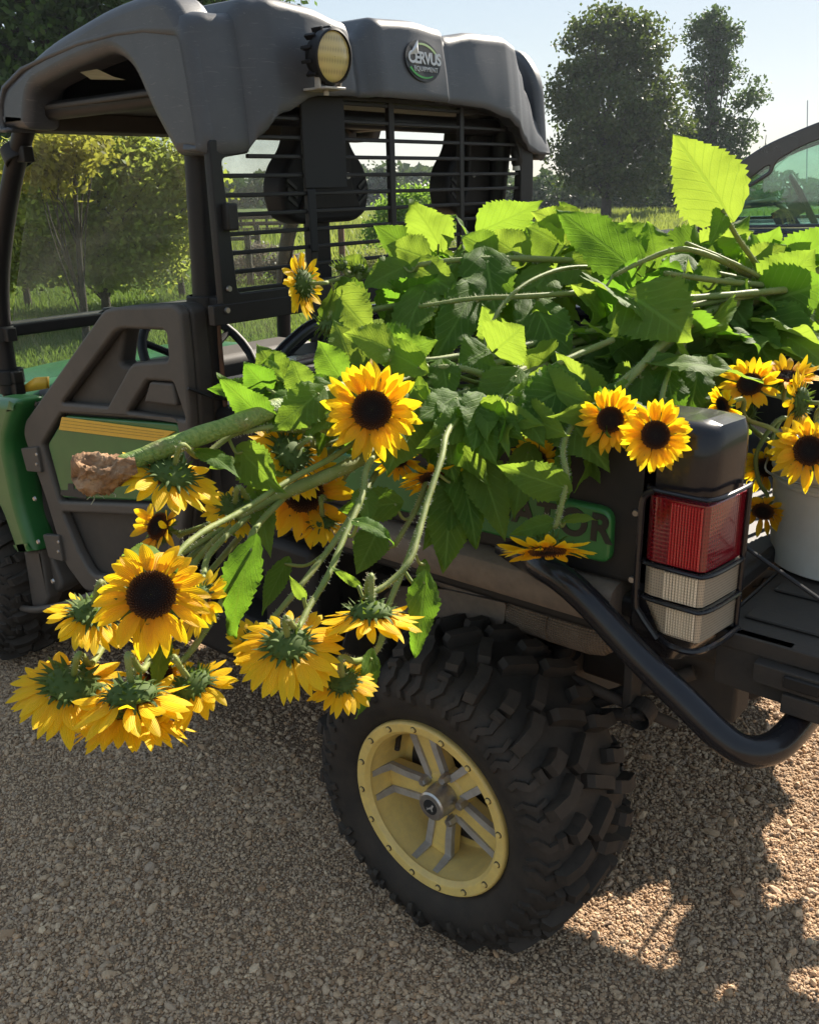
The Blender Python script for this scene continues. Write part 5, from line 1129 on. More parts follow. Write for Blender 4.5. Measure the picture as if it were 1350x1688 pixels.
S('sunflower seen from behind beside the sawn stalk end, its petals spread down over the door', 282, 782, 1.30, 172, (-.38, -.72, -.42), [(330, 752, 1.34), (385, 716, 1.38), (430, 706, 1.40), (500, 708, 1.46), (600, 690, 1.54)],
  [((330, 745, 1.33), (395, 770, 1.30), 44, (0, .7, .6))], el=.20, droop=.20, npet=20, messy=.16)
S('ragged small sunflower with few petals tucked under the one beside the stalk end', 262, 868, 1.40, 118, (-.5, .25, .75), [(300, 880, 1.43), (380, 850, 1.46), (470, 800, 1.5), (600, 700, 1.58)], el=.3, droop=.1, npet=12, messy=.40, gaps=((60, 130),))
S('yellow sunflower turned away to the left, behind the curved hairy stem left of centre', 478, 748, 1.44, 160, (-.62, -.38, -.55), [(520, 735, 1.47), (560, 725, 1.5), (640, 690, 1.55)], el=.15, droop=.14, npet=22, messy=.12)
S('small sunflower seen from behind between the stalk end and the leaf pile', 385, 838, 1.38, 112, (-.25, -.55, -.55), [(420, 830, 1.40), (470, 805, 1.44), (560, 770, 1.5), (650, 700, 1.56)], el=.2, droop=.15, npet=18, messy=.15)
S('deep orange open sunflower half hidden behind the thick dark stem left of centre', 500, 812, 1.50, 170, (.15, .15, .95), [(540, 790, 1.55), (620, 740, 1.58), (760, 660, 1.64)], el=.1, droop=.12, npet=20, messy=.2, gaps=((100, 190),))
S('sunflower hanging with cupped petals just below the deep orange one', 532, 862, 1.50, 100, (0, -.72, -.35), [(545, 820, 1.53), (580, 770, 1.56), (650, 700, 1.6)], el=.45, droop=.2, npet=15, messy=.12)
S('small shaded sunflower right under the large central one', 655, 758, 1.54, 84, (0, -.5, .4), [(680, 720, 1.58), (720, 660, 1.62)], el=.1, droop=.2, npet=15, messy=.2)
S('sunflower with splayed petals nodding in front of the green side panel', 712, 786, 1.50, 112, (.1, -.80, .35), [(720, 745, 1.52), (735, 700, 1.55), (770, 640, 1.62)], el=.0, droop=.35, npet=16, messy=.2)
S('curled sunflower peeping over the lone bright leaf, its dark disc half covered by petals', 884, 760, 1.50, 92, (-.35, .05, .9), [(890, 720, 1.56), (900, 660, 1.6), (940, 600, 1.7)], el=.55, droop=.02, npet=18, messy=.2, closed=-.2)
S('sunflower hanging face down on a hairy stem in front of the side ledge', 902, 905, 1.40, 158, (.02, -.96, .22), [(915, 868, 1.39), (926, 830, 1.385), (934, 785, 1.39), (928, 742, 1.41), (945, 700, 1.46), (1010, 640, 1.56), (1070, 590, 1.66), (1150, 530, 1.85)],
  [((925, 803, 1.385), (822, 768, 1.36), 62, (-.1, .35, 1), .2, .05), ((932, 858, 1.385), (985, 850, 1.37), 34, (.1, .8, .6)), ((905, 862, 1.39), (843, 880, 1.38), 34, (0, .5, .8))], el=-.02, droop=.10, npet=20, messy=.14, hairy=700)
S('sunflower turned slightly left, the left one of the touching pair above the tail lamp', 1006, 692, 1.42, 112, (-.30, .08, .95), [(1040, 650, 1.62), (1080, 590, 1.70), (1160, 520, 1.85)], el=.12, droop=.05, npet=20)
S('round open sunflower, the right one of the touching pair above the tail lamp', 1080, 717, 1.355, 122, (.0, .02, 1), [(1085, 680, 1.53), (1100, 620, 1.62), (1130, 560, 1.75)], el=.05, droop=.03, npet=26, messy=.09)
S('half hidden sunflower peeking out right of the big lower left flower', 328, 992, 1.32, 135, (.55, -.35, -.45), [(330, 960, 1.35), (345, 915, 1.38), (400, 860, 1.42), (480, 800, 1.48)], el=.1, droop=.18, npet=18, near=0.12)
S('sunflower seen from behind, drooping left of the big open lower left flower', 150, 1012, 1.28, 155, (-.35, -.78, -.35), [(185, 985, 1.31), (240, 945, 1.33), (320, 900, 1.37), (420, 840, 1.43)], [((160, 1000, 1.29), (150, 985, 1.27), 20, (0, .6, .6))], el=.24, droop=.36, npet=17, messy=.15, near=0.12)
S('leftmost sunflower of the drooping cluster, its spiky green back up and petals hanging', 118, 1130, 1.26, 200, (-.34, -.80, -.48), [(150, 1095, 1.27), (175, 1060, 1.30), (230, 1000, 1.34), (330, 905, 1.38), (430, 840, 1.44)], el=.20, droop=.42, npet=24, messy=.12, near=0.13)
S('topmost nodding sunflower in the middle of the drooping cluster, twisted petal tips curling up', 218, 1148, 1.20, 200, (.03, -.93, -.18), [(235, 1105, 1.22), (255, 1060, 1.25), (280, 1000, 1.31), (340, 905, 1.37), (430, 830, 1.43)], el=.30, droop=.14, npet=18, messy=.24, near=0.13)
S('lowest sunflower of the drooping cluster, only its hanging petals showing', 218, 1178, 1.27, 205, (.0, -.86, .05), [(215, 1130, 1.29), (225, 1070, 1.32), (290, 960, 1.36), (400, 850, 1.42)], el=.55, droop=.24, npet=22, messy=.12, near=0.13)
S('rightmost sunflower of the drooping cluster, seen from behind on a long curved stem', 318, 1130, 1.28, 155, (.34, -.78, -.50), [(300, 1090, 1.29), (335, 1045, 1.31), (375, 975, 1.33), (405, 910, 1.35), (428, 862, 1.39), (500, 790, 1.46)],
  [((415, 905, 1.36), (368, 1062, 1.33), 78, (-.5, .1, .8), .3, .1), ((270, 1055, 1.27), (255, 1140, 1.24), 36, (.2, .2, 1))], el=.2, droop=.40, npet=18, near=0.13)
S('hidden sunflower in the heart of the drooping cluster, a few petals showing above', 262, 1110, 1.34, 120, (.0, -.2, .9), [(265, 1080, 1.38), (300, 1000, 1.40), (400, 880, 1.44)], el=.2, droop=.15, npet=16, messy=.2, near=0.13)
S('large sunflower seen from behind, hanging above the left edge of the rear wheel', 475, 1062, 1.29, 188, (-.02, -.74, -.66), [(490, 1035, 1.28), (510, 1000, 1.30), (540, 950, 1.33), (570, 880, 1.37), (598, 815, 1.41), (608, 765, 1.44), (660, 690, 1.55)],
  [((590, 860, 1.40), (650, 880, 1.37), 40, (.1, .7, .6)), ((500, 985, 1.30), (478, 955, 1.28), 20, (0, .3, 1))], el=.14, droop=.34, npet=25, messy=.10, disc_r=.36, hairy=500, near=0.11)
S('smaller sunflower behind the large one seen from the back left of the rear wheel', 425, 1062, 1.36, 112, (-.35, -.5, -.45), [(450, 1020, 1.38), (500, 960, 1.40), (560, 880, 1.44), (620, 780, 1.5)], el=.12, droop=.1, npet=18, near=0.11)
S('sunflower nodding face down with its petals spread like an umbrella above the rear tyre', 612, 1012, 1.30, 172, (.0, -.97, -.12), [(606, 978, 1.31), (640, 962, 1.32), (675, 925, 1.33), (690, 880, 1.35), (705, 825, 1.38), (728, 755, 1.42), (742, 705, 1.47), (800, 640, 1.6)],
  [((700, 960, 1.33), (690, 1085, 1.31), 62, (.4, .1, .9)), ((590, 965, 1.31), (545, 935, 1.29), 16, (0, .5, .8))], el=.32, droop=.08, npet=22, messy=.10, hairy=500, near=0.1)
S('small sunflower seen from behind, lowest of the three above the rear wheel', 565, 1124, 1.33, 118, (.0, -.76, -.6), [(590, 1090, 1.34), (625, 1065, 1.36), (640, 1000, 1.38), (680, 900, 1.42), (720, 780, 1.47)],
  [((612, 1085, 1.34), (600, 1185, 1.31), 42, (.5, .1, .85))], el=.2, droop=.34, npet=19, near=0.11)
S('sunflower at the left end of the heap in front of the rear screen, facing left', 500, 467, 1.80, 108, (-.86, .08, -.42), [(545, 463, 1.83), (590, 452, 1.86), (660, 438, 1.9), (760, 430, 1.93), (870, 428, 1.97), (985, 438, 2.02)],
  [((560, 480, 1.83), (590, 605, 1.72), 95, (-.3, .3, .9), .2, .1), ((600, 440, 1.86), (560, 425, 1.84), 34, (0, .5, .9))], el=.02, droop=.10, npet=22, messy=.12)
BK = 'sunflowers standing in the bucket'
S('sunflower with its dark disc turned left, back left of the bucket bunch', 1236, 634, 1.66, 104, (-.38, .30, .80), [(1270, 650, 1.72), (1320, 680, 1.80), (1370, 800, 1.92), (1380, 930, 2.0)], el=.25, droop=.04, npet=18, messy=.2, hairy=60, group=BK)
S('small side-on sunflower nodding left, leftmost of the bucket bunch', 1192, 668, 1.60, 76, (-.85, -.25, .30), [(1230, 690, 1.66), (1290, 720, 1.76), (1360, 820, 1.92), (1375, 930, 1.99)], el=.1, droop=.2, npet=15, messy=.2, hairy=60, group=BK)
S('sunflower showing its green back, above the front open one in the bucket', 1318, 662, 1.62, 120, (-.62, .15, -.50), [(1345, 690, 1.70), (1370, 790, 1.88), (1385, 930, 2.0)], el=.1, droop=.08, npet=19, messy=.18, hairy=60, group=BK)
S('open sunflower hanging over the bucket rim at the right edge, petals limp', 1333, 743, 1.55, 128, (-.10, .08, .98), [(1345, 700, 1.62), (1365, 690, 1.72), (1385, 760, 1.88), (1395, 930, 2.0)], el=.05, droop=.14, npet=22, messy=.15, hairy=60, group=BK)
S('uppermost sunflower of the bucket bunch, facing up', 1298, 622, 1.68, 108, (-.1, .75, .5), [(1320, 670, 1.76), (1360, 780, 1.90), (1390, 930, 2.0)], el=.35, droop=.04, npet=18, messy=.2, hairy=60, group=BK)
S('shaded limp sunflower hanging low between the tail lamp and the bucket', 1258, 842, 1.72, 88, (-.35, -.55, .55), [(1250, 790, 1.76), (1250, 740, 1.78), (1300, 690, 1.84), (1370, 800, 1.96)], el=.2, droop=.3, npet=15, messy=.2, hairy=60, group=BK)
S('second shaded sunflower hanging behind the black corner post', 1262, 770, 1.78, 84, (-.3, -.3, .7), [(1270, 730, 1.80), (1300, 690, 1.86), (1370, 780, 1.98)], el=.1, droop=.25, npet=15, messy=.2, hairy=60, group=BK)

# a few more hang over the far side of the bed; the photograph shows only their shadows on the gravel
for (hx, hy, hz_, dd_) in ((.29, .66, .50, .17), (.37, .66, .60, .17), (.40, .67, .69, .16), (.34, .68, .42, .14), (.48, .66, .72, .14)):
    root = empty('sunflower', (.2, .2, 1.2)); tag(root, 'sunflower hanging over the hidden far side of the bed, known only by its shadow', 'sunflower', 'sunflowers hanging over the far side of the bed')
    C = np.array([hx, hy, hz_]); A = nrmz([.1, .85, -.35]); st_, P, rr = stem_mesh([C-A*.02, C-A*.05, (hx-.02, .66, hz_+.20), (hx-.05, .62, 1.10), (hx-.1, .50, 1.22), (.2, .2, 1.2)], .005, .006, root)
    flower_head(C, A, dd_, root, .15, .3, 16, .15)
    for k in range(4):
        B_ = P[int(len(P)*(.12+.14*k))]; leaf(B_, B_+np.array([random.uniform(-.05, .06), .03, -random.uniform(.09, .13)]), .10, (.1, 1, .2), root, .2, .1)
# unopened buds on the heap
def bud(label, px, py, dep, Dpx, axis, path):
    C = at(px, py, dep); A = cdir(*axis); rd = Dpx*dep/FPX*.36; X = nrmz(np.cross([0, 0, 1.], A)); Y = np.cross(A, X)
    pts = [at(*q) for q in path]; root = empty('sunflower_bud', tuple(pts[-1])); tag(root, label, 'flower bud', 'unopened sunflower buds')
    stem_mesh([C-A*rd*.7, C-A*rd*1.6]+pts, .0045, .006, root, 120)
    b = MB(); b.lathe([(-.8*rd, .02*rd), (-.6*rd, .6*rd), (-.2*rd, .95*rd), (.2*rd, .85*rd), (.42*rd, .45*rd), (.45*rd, .01*rd)], C, A, 20); hd = b.build('bud_head', M['calyx'], root, True)
    V = []; F = []
    for ring in range(4):
        nb = 12-ring
        for k in range(nb):
            th = 2*math.pi*(k+.5*ring)/nb; o = X*math.cos(th)+Y*math.sin(th); s = np.cross(A, o); e = 1.0-.45*ring+random.gauss(0, .2); Lb = rd*random.uniform(.8, 1.3); base = C+o*rd*(.78-.02*ring)+A*rd*(.15-.22*ring); k0 = len(V)
            for i in range(5):
                t_ = i/4; an = e+.5*t_*(1 if ring < 2 else -.5); hw = rd*.16*(1-t_)**.8; c = base+(o*math.cos(an)+A*math.sin(an))*Lb*t_; V += [c-s*hw, c, c+s*hw]
            for i in range(4):
                for q in range(2): a = k0+i*3+q; F.append((a, a+1, a+4, a+3))
    obj('calyx', V, F, M['calyx'], hd, True); return root
bud('dark green bud just right of the left-facing sunflower on top of the heap', 562, 436, 1.84, 34, (-.5, .7, .3), [(575, 450, 1.86), (620, 445, 1.9)])
bud('second round bud on top of the heap, nearer the horizontal stem', 590, 440, 1.85, 34, (-.1, .9, .2), [(600, 455, 1.87), (650, 442, 1.9)])
bud('spiky bud hanging below the left-facing sunflower at the end of the heap', 540, 540, 1.76, 44, (-.2, -.8, .3), [(550, 510, 1.80), (580, 480, 1.84)])
bud('spiky half open bud above the thick green stalk, upper left of the central flower', 522, 640, 1.52, 54, (-.15, .85, .3), [(530, 680, 1.54), (580, 700, 1.57)])
bud('green bud among the bucket flowers, left of the bucket rim', 1232, 680, 1.82, 40, (-.2, .75, .5), [(1250, 715, 1.86), (1290, 750, 1.9), (1360, 860, 1.96)])

# the thick stalk with its brown root crown
tk = empty('sunflower_plant', tuple(at(560, 650, 1.56))); tag(tk, 'thick green sunflower stalk with a torn brown root end sticking out towards the door', 'plant stalk')
st_, P, rr = stem_mesh([at(190, 772, 1.28), at(290, 732, 1.31), at(400, 694, 1.37), at(480, 664, 1.44), at(580, 640, 1.54), at(700, 610, 1.65)], .0138, .0145, tk, 0, 'thick_stalk', n=18)
ALLP.append((tk, P))
V = []; F = []; a0 = at(225, 768, 1.285); a1 = at(122, 788, 1.262); axr = nrmz(a1-a0); Lr = np.linalg.norm(a1-a0); s1 = nrmz(np.cross(axr, [0, 0, 1])); s2 = np.cross(axr, s1); NR, NA = 34, 48
for i in range(NR+1):
    t_ = i/NR; rad = .0150+.0090*min(1, t_/.5)
    if t_ > .93: rad *= (1-(t_-.93)/.07*.98)
    for k in range(NA):
        th = 2*math.pi*k/NA; nz = 1+.17*math.sin(2*th+5*t_+.5)+.13*math.sin(5*th-7*t_+1)+.08*math.sin(9*th+16*t_)+.05*math.sin(17*th-30*t_)+random.uniform(-.07, .07)
        V.append(a0+axr*Lr*t_+(s1*math.cos(th)+s2*math.sin(th))*rad*nz+axr*.004*math.sin(3*th)*(t_ > .8))
F = [(i*NA+k, i*NA+(k+1) % NA, (i+1)*NA+(k+1) % NA, (i+1)*NA+k) for i in range(NR) for k in range(NA)]
rt = obj('root_crown', V, F, M['root_bark'], tk, 60)
b = MB()
for (px, py, qx, qy) in ((150, 812, 143, 824), (160, 815, 172, 822), (155, 814, 150, 832), (185, 812, 190, 820)): b.tube([at(px, py, 1.27), at((px+qx)/2+3, (py+qy)/2, 1.265), at(qx, qy, 1.262)], [.0009, .0007, .0004], 5)
b.build('rootlet', M['hair'], rt, True)

# bare stems lying in the load, hidden ends inside
def lying(label, pts, r0, r1, leaves=(), hairy=250):
    P3 = [at(*q) for q in pts]; root = empty('sunflower_plant', tuple(P3[-1])); tag(root, label, 'plant stem', 'leafy stems heaped in the cargo bed')
    s_, P, rr = stem_mesh(P3, r0, r1, root, hairy)
    for lf in leaves: put_leaf(root, P, *lf)
    ALLP.append((root, P)); return root
HUB = (1285, 470, 2.0)
LY = [
 ('long pale stem crossing the top of the heap from the left-facing flower to the right', [(690, 436, 1.84), (760, 428, 1.85), (870, 426, 1.88), (985, 436, 1.93), (1100, 470, 2.05)], .005, .008),
 ('stem rising to the tall upright leaf beside the pickup window', [(1190, 345, 1.80), (1215, 390, 1.84), (1250, 440, 1.92), (1272, 480, 2.0), (1330, 540, 2.1)], .004, .008),
 ('curved pale stem arching below the tall upright leaf', [(1010, 455, 1.75), (1060, 430, 1.76), (1120, 410, 1.78), (1180, 425, 1.84), (1240, 455, 1.92), (1290, 470, 2.0)], .004, .007),
 ('thick pale stem slanting up from the pair of flowers towards the right', [(1015, 650, 1.58), (1060, 600, 1.62), (1100, 560, 1.68), (1180, 510, 1.80), (1270, 490, 1.95), (1350, 470, 2.05)], .007, .011),
 ('pale broken stem behind the large central flower', [(690, 612, 1.56), (740, 605, 1.56), (790, 615, 1.58), (815, 635, 1.60), (900, 600, 1.72)], .005, .007),
 ('short pale stem just below the broken one, right of the central flower', [(705, 655, 1.55), (750, 650, 1.57), (800, 640, 1.60), (880, 600, 1.7)], .005, .007),
 ('dark stem running down left behind the central flower towards the lower left bunch', [(390, 850, 1.36), (440, 825, 1.39), (500, 800, 1.42), (560, 775, 1.45), (620, 745, 1.50), (740, 690, 1.6)], .009, .012),
 ('hairy stem curving over the flower turned away left of centre', [(400, 712, 1.38), (450, 704, 1.40), (520, 706, 1.43), (560, 715, 1.46), (640, 700, 1.55)], .004, .005),
 ('brownish stem hanging down through the shade left of the side panel', [(650, 900, 1.48), (690, 830, 1.50), (725, 740, 1.53), (790, 680, 1.6)], .004, .006),
 ('upper of the parallel green stems in the middle of the bed', [(800, 592, 1.68), (880, 566, 1.74), (980, 545, 1.82), (1150, 500, 1.98)], .006, .008),
 ('middle of the parallel green stems in the middle of the bed', [(800, 604, 1.67), (880, 580, 1.73), (980, 556, 1.81), (1160, 505, 1.98)], .006, .008),
 ('lower of the parallel green stems in the middle of the bed', [(810, 622, 1.66), (890, 594, 1.72), (990, 568, 1.80), (1170, 512, 1.98)], .006, .008),
 ('stem lying highest in the right part of the heap, under the upright leaf', [(1120, 440, 1.86), (1180, 450, 1.90), (1260, 470, 1.98), (1350, 500, 2.1)], .005, .007),
 ('stem reaching right along the top of the heap to the picture edge', [(1150, 520, 1.80), (1220, 500, 1.86), (1300, 470, 1.95), (1380, 430, 2.05)], .006, .009),
 ('stem under the leaves at the back of the heap near the cab', [(560, 520, 1.80), (680, 500, 1.86), (820, 490, 1.94), (960, 480, 2.03), (1150, 490, 2.1)], .006, .008),
 ('stem drooping behind the central flower into the shade', [(600, 560, 1.62), (660, 590, 1.64), (740, 590, 1.68), (860, 560, 1.80)], .005, .007),
 ('stem with the bucket leaves, bending down to the corner post', [(1160, 690, 1.72), (1150, 660, 1.74), (1130, 610, 1.78), (1140, 560, 1.85), (1220, 500, 1.98)], .004, .007),
 ('straight pale stem lying right of the biggest sunlit leaf', [(1095, 450, 1.78), (1180, 462, 1.83), (1260, 470, 1.90), (1330, 480, 2.0)], .005, .007),
 ('pale stem running right just below the straight one', [(1120, 492, 1.74), (1200, 486, 1.80), (1290, 478, 1.88), (1380, 470, 1.98)], .006, .008),
 ('stem crossing behind the biggest sunlit leaf', [(1040, 525, 1.72), (1130, 505, 1.76), (1230, 488, 1.84), (1330, 470, 1.95)], .005, .007),
 ('thin pale stem near the top of the heap below the far seat', [(760, 395, 1.92), (830, 410, 1.92), (900, 440, 1.90), (960, 480, 1.88), (1020, 500, 1.90)], .003, .005),
 ('pale stem over the middle of the heap above the lone upright leaf pair', [(690, 505, 1.74), (780, 492, 1.76), (870, 488, 1.78), (980, 480, 1.84)], .004, .006),
 ('arched thin stem left of the biggest sunlit leaf', [(800, 555, 1.66), (830, 500, 1.70), (880, 460, 1.76), (950, 440, 1.84), (1050, 450, 1.92)], .003, .005),
 ('pale stem over the right shoulder of the heap under the pickup window', [(1130, 400, 1.82), (1190, 425, 1.85), (1250, 455, 1.90), (1320, 500, 1.98)], .004, .006),
 ('stem slanting down over the front of the heap right of the central flower', [(800, 700, 1.47), (850, 650, 1.52), (920, 600, 1.58), (1010, 560, 1.66)], .004, .006),
 ('pale knobbly stem above the bucket flowers', [(1262, 590, 1.82), (1250, 560, 1.86), (1235, 530, 1.90), (1270, 490, 1.98)], .006, .007),
]
LP = [lying(*a) for a in LY]
HL = [  # hero leaves: base, tip, width px, facing, fold, droop, twist
 ((1195, 345, 1.80), (1115, 222, 1.74), 118, (-.25, .25, 1), .12, .06), ((1190, 350, 1.80), (1180, 395, 1.76), 40, (.2, .3, 1), .3, .2),
 ((1045, 490, 1.72), (1138, 548, 1.60), 150, (-.1, .55, .85), .12, .05), ((985, 470, 1.72), (1160, 570, 1.66), 60, (.3, .8, .4), .2, .1),
 ((1040, 440, 1.80), (920, 335, 1.80), 100, (.2, .5, .85), .15, .10), ((960, 380, 1.95), (880, 345, 1.92), 60, (0, .5, .9), .2, .1),
 ((1085, 600, 1.62), (1262, 598, 1.58), 72, (0, .75, .7), .25, .12), ((1100, 600, 1.64), (1010, 690, 1.58), 70, (-.3, .3, .9), .25, .2),
 ((985, 655, 1.60), (918, 588, 1.56), 60, (-.4, .4, .8), .25, .1), ((820, 575, 1.62), (862, 540, 1.58), 90, (.1, .3, 1), .15, .05), ((800, 580, 1.62), (760, 600, 1.58), 76, (-.1, .5, .9), .2, .1),
 ((700, 660, 1.50), (808, 785, 1.43), 92, (.35, .35, .85), .25, .1, .3), ((720, 680, 1.50), (745, 790, 1.46), 100, (-.2, .2, .9), .3, .1),
 ((690, 640, 1.52), (700, 770, 1.47), 58, (-.5, .2, .8), .3, .1), ((440, 695, 1.40), (358, 622, 1.34), 58, (-.3, .6, .7), .2, .1),
 ((420, 810, 1.40), (450, 905, 1.34), 52, (.5, .3, .8), .4, .2, .4), ((470, 780, 1.42), (360, 740, 1.36), 50, (-.1, .8, .5), .2, .2), ((400, 745, 1.37), (462, 812, 1.33), 74, (-.1, .2, 1), .2, .1),
 ((600, 810, 1.42), (610, 860, 1.38), 46, (.2, .4, .9), .3, .1), ((620, 880, 1.44), (590, 940, 1.40), 60, (-.2, .1, 1), .3, .1), ((650, 830, 1.46), (560, 840, 1.42), 60, (0, .5, .8), .2, .1),
 ((745, 800, 1.50), (735, 940, 1.45), 90, (.1, .1, 1), .2, .1), ((770, 790, 1.50), (700, 900, 1.46), 70, (-.3, .1, 1), .25, .1),
 ((980, 720, 1.52), (965, 810, 1.46), 34, (.6, .2, .7), .5, .1), ((968, 730, 1.53), (975, 790, 1.47), 40, (-.6, .2, .7), .5, .1), ((845, 700, 1.54), (815, 750, 1.48), 56, (-.2, .6, .8), .2, .1),
 ((670, 585, 1.56), (600, 548, 1.50), 88, (0, .6, .8), .2, .1), ((640, 590, 1.54), (720, 560, 1.52), 70, (.1, .4, .9), .2, .1), ((690, 605, 1.52), (590, 550, 1.50), 60, (.2, .5, .9), .2, .1),
 ((560, 490, 1.78), (620, 560, 1.68), 76, (-.2, .3, 1), .3, .1), ((665, 440, 1.86), (600, 470, 1.80), 60, (-.2, .4, .9), .25, .15), ((680, 440, 1.86), (760, 480, 1.78), 66, (0, .5, .8), .25, .1), ((700, 425, 1.88), (640, 400, 1.86), 66, (0, .5, .9), .2, .1),
 ((800, 420, 1.86), (820, 520, 1.76), 96, (.15, .25, 1), .2, .1, .2), ((755, 430, 1.88), (700, 530, 1.78), 60, (-.6, .2, .8), .35, .1), ((810, 415, 1.90), (760, 385, 1.9), 60, (0, .5, .9), .2, .1), ((860, 425, 1.92), (800, 380, 1.9), 74, (0, .5, .8), .2, .1),
 ((700, 480, 1.82), (640, 600, 1.66), 74, (-.3, .3, .9), .3, .1), ((780, 480, 1.80), (720, 590, 1.68), 76, (.1, .4, .9), .25, .1), ((730, 600, 1.56), (740, 660, 1.52), 56, (.1, .3, 1), .3, .1),
 ((880, 500, 1.80), (940, 600, 1.68), 92, (.1, .5, .9), .2, .1), ((900, 450, 1.88), (850, 530, 1.78), 80, (-.2, .5, .8), .25, .1), ((920, 400, 1.94), (870, 370, 1.93), 90, (0, .5, .9), .2, .1), ((940, 430, 1.90), (1010, 480, 1.82), 90, (.1, .5, .9), .25, .1),
 ((1060, 410, 1.90), (1010, 365, 1.90), 70, (0, .5, .9), .2, .1), ((1080, 430, 1.88), (1070, 360, 1.88), 70, (0, .5, .9), .25, .1), ((1130, 430, 1.86), (1100, 500, 1.78), 70, (-.1, .5, .9), .3, .1), ((1160, 470, 1.86), (1180, 400, 1.86), 50, (.3, .5, .8), .25, .1),
 ((1265, 490, 1.92), (1345, 410, 1.86), 110, (0, .4, .9), .2, .05), ((1268, 500, 1.92), (1372, 540, 1.80), 80, (0, .8, .6), .2, .15), ((1268, 570, 1.84), (1360, 590, 1.76), 70, (.1, .7, .7), .2, .1), ((1240, 430, 1.98), (1245, 380, 1.98), 40, (.2, .3, .9), .3, .1), ((1300, 430, 2.0), (1340, 398, 2.0), 44, (.2, .5, .9), .25, .1),
 ((1290, 430, 2.0), (1275, 392, 2.0), 36, (-.2, .4, .9), .25, .1), ((1225, 520, 1.88), (1150, 600, 1.76), 86, (-.2, .6, .8), .2, .1), ((1190, 540, 1.84), (1250, 610, 1.76), 70, (.2, .6, .8), .2, .1), ((1150, 690, 1.56), (1240, 708, 1.52), 34, (.1, .9, .4), .3, .1),
 ((1100, 620, 1.62), (1120, 700, 1.57), 60, (.2, .4, .9), .25, .1), ((1060, 620, 1.62), (1050, 690, 1.58), 56, (-.2, .4, .9), .25, .1), ((1150, 600, 1.66), (1140, 690, 1.60), 62, (.1, .3, .9), .25, .1), ((1310, 800, 1.85), (1270, 720, 1.80), 40, (-.5, .5, .7), .3, .1),
 ((900, 620, 1.60), (880, 700, 1.54), 80, (-.1, .3, 1), .25, .1), ((850, 640, 1.58), (905, 720, 1.52), 76, (.2, .3, .9), .25, .1), ((790, 650, 1.56), (800, 730, 1.50), 84, (0, .3, .9), .25, .1), ((850, 620, 1.58), (790, 700, 1.52), 90, (-.2, .3, .9), .25, .1),
 ((540, 650, 1.54), (500, 620, 1.50), 50, (0, .6, .8), .2, .1), ((500, 700, 1.48), (440, 660, 1.44), 56, (-.1, .6, .8), .2, .1), ((600, 740, 1.5), (560, 680, 1.48), 60, (-.2, .4, .8), .2, .1), ((500, 640, 1.48), (440, 690, 1.42), 60, (0, .7, .6), .3, .2), ((540, 640, 1.50), (470, 665, 1.45), 56, (.1, .6, .8), .3, .2), ((560, 670, 1.50), (520, 740, 1.45), 50, (-.3, .4, .8), .3, .1), ((470, 610, 1.58), (430, 600, 1.54), 56, (.3, .5, .8), .3, .1), ((440, 640, 1.52), (400, 600, 1.5), 60, (-.3, .3, .9), .3, .1),
 ((700, 930, 1.40), (690, 985, 1.37), 24, (.3, .2, .9), .4, .1), ((470, 930, 1.40), (430, 1010, 1.36), 40, (-.3, .2, .9), .3, .1), ((430, 880, 1.42), (330, 870, 1.36), 30, (-.1, .7, .6), .3, .1),
]
def nearest_plant(B, maxd=.45):
    best = None
    for root, P in ALLP:
        PP = np.array(P); d = np.linalg.norm(PP-B, axis=1).min()
        if best is None or d < best[0]: best = (d, root, P)
    return best
for h in HL:
    h = list(h); d_, root, P = nearest_plant(at(*h[0])); put_leaf(root, P, *h)
# the mass of the heap: more leafy stems filling the bed (leaves grow from their own stem)
PILE = [(470, 560), (520, 480), (560, 452), (640, 410), (720, 402), (770, 392), (830, 372), (880, 352), (930, 345), (1000, 362), (1060, 378), (1110, 405), (1180, 420), (1250, 415), (1350, 418)]
px_t = [a[0] for a in PILE]; py_t = [a[1] for a in PILE]
def pile_dep(px, py): return float(np.interp(py, [380, 470, 560, 640, 720, 800], [2.05, 1.88, 1.72, 1.60, 1.52, 1.50]))
for h in (((525, 648, 1.43), (452, 706, 1.38), 70, (.1, .4, 1)), ((500, 640, 1.45), (478, 590, 1.45), 50, (-.1, .4, 1)), ((560, 655, 1.46), (505, 712, 1.40), 62, (-.2, .4, 1)), ((1262, 498, 1.90), (1372, 462, 1.84), 112, (0, .4, 1)), ((1258, 520, 1.86), (1352, 566, 1.77), 92, (.1, .35, 1)), ((1222, 540, 1.84), (1285, 602, 1.73), 80, (-.2, .4, 1)), ((1300, 556, 1.80), (1378, 604, 1.72), 76, (.2, .45, 1)), ((1180, 470, 1.90), (1236, 530, 1.80), 84, (-.1, .4, 1)), ((1240, 440, 1.96), (1300, 402, 1.94), 56, (.1, .4, 1)), ((790, 760, 1.50), (835, 880, 1.45), 76, (.1, .4, 1)), ((870, 745, 1.49), (845, 850, 1.455), 60, (-.3, .4, 1)), ((760, 770, 1.50), (790, 900, 1.455), 70, (.3, .4, 1)), ((925, 750, 1.46), (930, 850, 1.43), 40, (.4, .4, .9)), ((560, 620, 1.56), (520, 560, 1.56), 60, (-.2, .4, 1)), ((470, 640, 1.55), (420, 560, 1.56), 66, (.1, .4, 1)), ((580, 600, 1.6), (550, 520, 1.62), 60, (.2, .4, 1))):
    d_, root, P = nearest_plant(at(*h[0])); put_leaf(root, P, *h)
